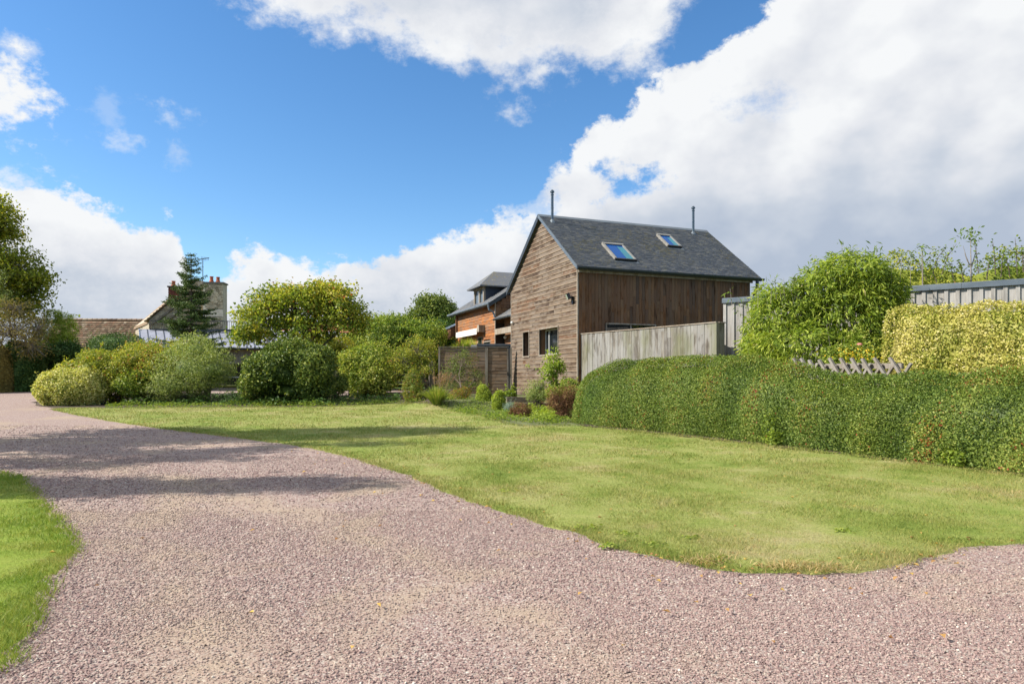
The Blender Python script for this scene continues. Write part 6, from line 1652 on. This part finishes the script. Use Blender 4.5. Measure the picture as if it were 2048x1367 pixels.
bush('dwarf_shrub', 'left one of two dwarf yellow green globe shrubs before the plank gate', 'shrub', [lp_(969, 792, 15, 18, 25.3, 0.29), lp_(966, 782, 11, 11, 25.3, 0.22)], 3600, 0.055, 0.026, M_LIME, core=0.75, clump=0.14, freq=8, seed=94, lo=0.78, sprig=0.2, group='dwarf yellow green globe shrubs', hue=-0.05, droop=-0.5)
bush('dwarf_shrub', 'brighter right one of two dwarf yellow green globe shrubs, beside the sleepers', 'shrub', [lp_(997, 802, 15, 18, 23.8, 0.27), lp_(998, 793, 11, 11, 23.8, 0.2)], 3600, 0.052, 0.025, M_LIME, core=0.75, clump=0.14, freq=8, seed=95, lo=0.78, sprig=0.2, group='dwarf yellow green globe shrubs', hue=0.05, droop=-0.5)
bush('lavender', 'small blue grey lavender beside the round brown dead shrub', 'plant', [lp_(1018, 818, 11, 12, 22.4, 0.2)], 1500, 0.07, 0.012, M_BLUE, core=0.3, clump=0.2, seed=96, lo=0.4, droop=-0.9)
bush('dead_shrub', 'low round dead brown shrub on the lawn edge', 'shrub', [lp_(1040, 829, 22, 19, 21.2, 0.34), lp_(1032, 833, 15, 14, 21.1, 0.25), lp_(1050, 834, 12, 12, 21.2, 0.2)], 6500, 0.05, 0.014, M_BROWN, bark=M_DTWIG, core=0.6, clump=0.2, freq=9, seed=97, sprig=0.3, nstem=26, stem_r=(0.008, 0.003), lo=0.55, gap=0.3)
bush('dead_shrub', 'taller upright dead brown shrub at the left end of the long hedge', 'shrub', [lp_(1125, 808, 25, 26, 20.4, 0.4), lp_(1140, 796, 16, 24, 20.5, 0.3), lp_(1108, 800, 14, 20, 20.4, 0.28), lp_(1124, 828, 18, 14, 20.3, 0.3)], 7500, 0.06, 0.014, M_BROWN, bark=M_DTWIG, core=0.3, clump=0.26, freq=7,
     seed=98, nstem=60, stem_r=(0.009, 0.003), lo=0.3, hi=1.12, gap=0.35, droop=-0.9)
bush('young_tree', 'light green young shoots in front of the barn gable window', 'shrub', [lp_(1108, 722, 15, 18, 23.2, 0.3), lp_(1104, 748, 17, 20, 23.2, 0.32), lp_(1120, 733, 12, 10, 23.2, 0.22), lp_(1112, 770, 18, 14, 23.2, 0.35)], 1300, 0.10, 0.055, M_LIME, base=G(1110, 815), core=0, clump=0.4, freq=5, seed=99, nstem=8, stem_r=(0.014, 0.005),
     lo=0.25, hi=1.15, gap=0.4, hue=-0.2)
bush('grey_shrub', 'grey green leggy shrub under the small gable window', 'shrub', [lp_(1078, 778, 22, 18, 24.2, 0.45), lp_(1088, 790, 22, 12, 23.9, 0.4), lp_(1068, 790, 14, 10, 24, 0.3)], 3600, 0.055, 0.018, M_GREYG, core=0.35, clump=0.25, seed=100, nstem=18, lo=0.4, gap=0.4, hue=-0.15)
bush('bright_edge_shrub', 'yellow green shrub squeezed between barn corner and long hedge', 'shrub', [lp_(1140, 772, 22, 18, 22.6, 0.5), lp_(1150, 785, 16, 20, 22, 0.4), lp_(1118, 784, 22, 14, 22.8, 0.4)], 4500, 0.055, 0.03, M_MID, core=0.55, clump=0.2, seed=101, nstem=6, gap=0.35, hue=0.12)
bush('bedding_plant', 'bright green leafy plant at the foot of the downpipe', 'plant', [lp_(1020, 790, 13, 10, 26.5, 0.25)], 800, 0.085, 0.05, M_LIME, core=0, seed=102, lo=0.3, hue=-0.35)
# fan palm behind the gate
pb_ = P(930, 755, 33.4); pbz = CH+(HY-704)/F*33.4
pal = thing('fan_palm', 'yellow green fan palm leaves showing above the plank gate', 'palm', on(pb_.x, 33.4))
pr = random.Random(6)
m_ = MB(); m_.tube([(0, 0, 0), (0, 0, pbz-pal.location.z)], [0.12, 0.1], 8); m_.build('trunk', M_BARK, pal)
for (dx, dz, sz_) in [(-0.75, 0.15, 0.55), (-0.35, 0.42, 0.6), (0.2, 0.5, 0.62), (0.65, 0.38, 0.6), (0.85, 0.05, 0.5), (-0.05, 0.28, 0.6), (-1.0, -0.1, 0.5), (0.45, 0.2, 0.6)]:
    b = np.array([dx*0.55, pr.uniform(-.3, .3), pbz-pal.location.z+dz*0.5]); n = 22
    an = np.linspace(-1.25, 1.25, n)+math.atan2(dx, max(dz, 0.15))*0.8
    tp = b+np.stack([np.sin(an)*sz_, rng.uniform(-.1, .1, n), np.cos(an)*sz_*0.85], 1)
    fr_ = strips('frond', M_LIME, pal, np.tile(b, (n, 1)), tp, 0.055, 4, -0.1, rv=np.clip(rng.normal(0.7, 0.2, n), 0, 1))
    m_ = MB(); m_.tube([(0, 0, pbz-pal.location.z-0.1), tuple(b)], [0.02, 0.012], 5); m_.build('leaf_stalk', M_LIME, pal)

# ------------------------------------------------------------------ ground cover (countless)
def cover(name, poly_px, n, L, W, mat, h=0.08, seed=1, up=0.9, polyw=None):
    poly = polyw or [W2(G(*p)) for p in poly_px]
    a = np.array(poly); r = np.random.default_rng(seed)
    x = r.uniform(a[:, 0].min(), a[:, 0].max(), n*3); y = r.uniform(a[:, 1].min(), a[:, 1].max(), n*3)
    k = inside(poly, x, y); x, y = x[k][:n], y[k][:n]
    nz = np.sin(2.3*x+1.1*y)*np.sin(1.9*y-1.4*x+1); kk = r.random(len(x)) < 0.5+0.5*nz; x, y = x[kk], y[kk]
    Pt = np.stack([x, y, Z(x, y)+0.02+h*r.random(len(x))*(1+0.6*nz[kk])], 1)
    V = leaf_quads(Pt, np.tile([0, 0, 1.0], (len(x), 1)), L, W, up, 0.6)
    return obj(name, leaf_mesh(name, V, np.clip(r.normal(0.45, 0.2, len(x)), 0, 1)), mat, kind='stuff')
cover('ground_cover', [(230, 812), (480, 813), (640, 813), (800, 806), (800, 797), (640, 800), (480, 794), (300, 797)], 15000, 0.10, 0.06, M_IVY, 0.22, 1)
cover('ground_cover', [(210, 818), (480, 816), (640, 816), (800, 808), (870, 806), (868, 801), (800, 803), (640, 809), (480, 809), (210, 811)], 7000, 0.09, 0.03, M_MID, 0.13, 6)
cover('ground_cover', [(870, 806), (1020, 848), (1110, 850), (1165, 846), (1160, 815), (1060, 815), (960, 800), (900, 795)], 15000, 0.065, 0.035, M_MID, 0.10, 2)
cover('ground_cover', [(1040, 835), (1110, 848), (1112, 822), (1060, 818)], 2600, 0.075, 0.045, M_LIME, 0.2, 3)
# weeds at the foot of the long hedge and leaf litter
wl_ = hoff(hl, -0.12); wl2 = hoff(hl, 0.25)
cover('weeds', None, 3600, 0.055, 0.03, M_MID, 0.10, 4, polyw=wl_+wl2[::-1])
for (px, py, rx, ry, s, lab) in [(1545, 850, 24, 34, 1, 'light green weeds climbing the front of the long hedge, left patch'), (1900, 905, 18, 22, 3, 'light green weeds against the long hedge foot near the right edge')]:
    g0 = G(px, py+ry+7); bush('weed', lab, 'weed', [((g0.x+0.12, g0.y+0.1, g0.z+ry/F*g0.y), (rx/F*g0.y, 0.18, ry/F*g0.y)), ((g0.x, g0.y-0.05, g0.z+0.12), (rx/F*g0.y*0.9, 0.2, 0.14))], 520, 0.065, 0.04, M_LIME, base=g0, core=0, clump=0.3, seed=110+s, lo=0.3, gap=0.4, hue=-0.3)
# rosette weeds along the lawn edge
for i, (px, py, s) in enumerate([(1433, 1128, 0.12), (1180, 1060, 0.13), (1255, 1074, 0.12), (1312, 1096, 0.10), (1385, 1082, 0.08), (1220, 1098, 0.08), (1690, 1068, 0.09), (1020, 985, 0.16)]):
    g0 = G(px, py); n = 26
    a = rng.uniform(0, 2*PI, 70); l = s*0.9*rng.random(70)**0.7
    pts = np.stack([np.cos(a)*l*1.3, np.sin(a)*l, rng.uniform(-0.012, 0.012, 70)], 1)
    labs = ['leafy green weed on the lawn tip nearest the gravel', 'light weed tuft at the left of the lawn edge', 'pale weed patch a little in from the lawn edge', 'green weed rosette at the lawn edge among brown leaves', 'small weed rosette inside the near lawn', 'spiky dark weed right on the gravel edge', 'small rosette in the near lawn towards the right', 'broad weed tuft on the lawn edge farther back']
    o = obj('lawn_weed', leaf_mesh('lawn_weed', leaf_quads(pts, np.stack([np.cos(a), np.sin(a), 1.2+0*a], 1), 0.036, 0.02, 0.9, 0.35), rng.uniform(0.3, 0.9, 70)), M_MID); o.location = (g0.x, g0.y, g0.z+0.035); tag(o, labs[i], 'weed', 'weeds in the lawn edge')
# dry straw tufts at the lawn tip
for i, (px, py, lab) in enumerate([(1565, 1140, 'dry straw coloured grass tuft at the lawn tip, left'), (1640, 1143, 'dry straw coloured grass tuft at the lawn tip, right'), (1405, 1130, 'brownish dry grass tuft at the gravel edge left of the leafy weed')]):
    g0 = G(px, py); n = 160
    bx_ = np.stack([rng.normal(0, 0.13, n), rng.normal(0, 0.06, n), np.zeros(n)], 1)
    tp = bx_+np.stack([rng.normal(0, 0.05, n), rng.normal(0, 0.05, n), rng.uniform(0.015, 0.045, n)], 1)
    o = strips('dry_tuft', leafmat('straw_%d' % i, [(0, (0.27, 0.2, 0.09)), (1, (0.47, 0.37, 0.2))], 0.3, 0.6) if i == 0 else bpy.data.materials['straw_0'], None, bx_, tp, 0.005, 3, 0.3); o.location = (g0.x, g0.y, g0.z+0.03); tag(o, lab, 'dry grass', 'dry tufts at the lawn edge', 'stuff')
# fallen leaves
n = 260
r_ = np.random.default_rng(77)
ei = r_.integers(0, len(front), n); fx_ = np.array(front)
px_ = fx_[ei]+r_.normal(0, 0.25, (n, 2)); k = r_.random(n) < 0.45
px_[k] = np.stack([r_.uniform(-4, 6, n), r_.uniform(3, 12, n)], 1)[k]
Pt = np.stack([px_[:, 0], px_[:, 1], Z(px_[:, 0], px_[:, 1])+0.035], 1)
V = leaf_quads(Pt, np.tile([0, 0, 1.0], (n, 1)), 0.045, 0.03, 1.5, 0.25)
obj('fallen_leaves', leaf_mesh('fallen_leaves', V, r_.random(n)), leafmat('fallen_leaf', [(0, (0.22, 0.11, 0.05)), (0.6, (0.40, 0.24, 0.09)), (1, (0.50, 0.36, 0.10))], 0.2, 0.7), kind='stuff')
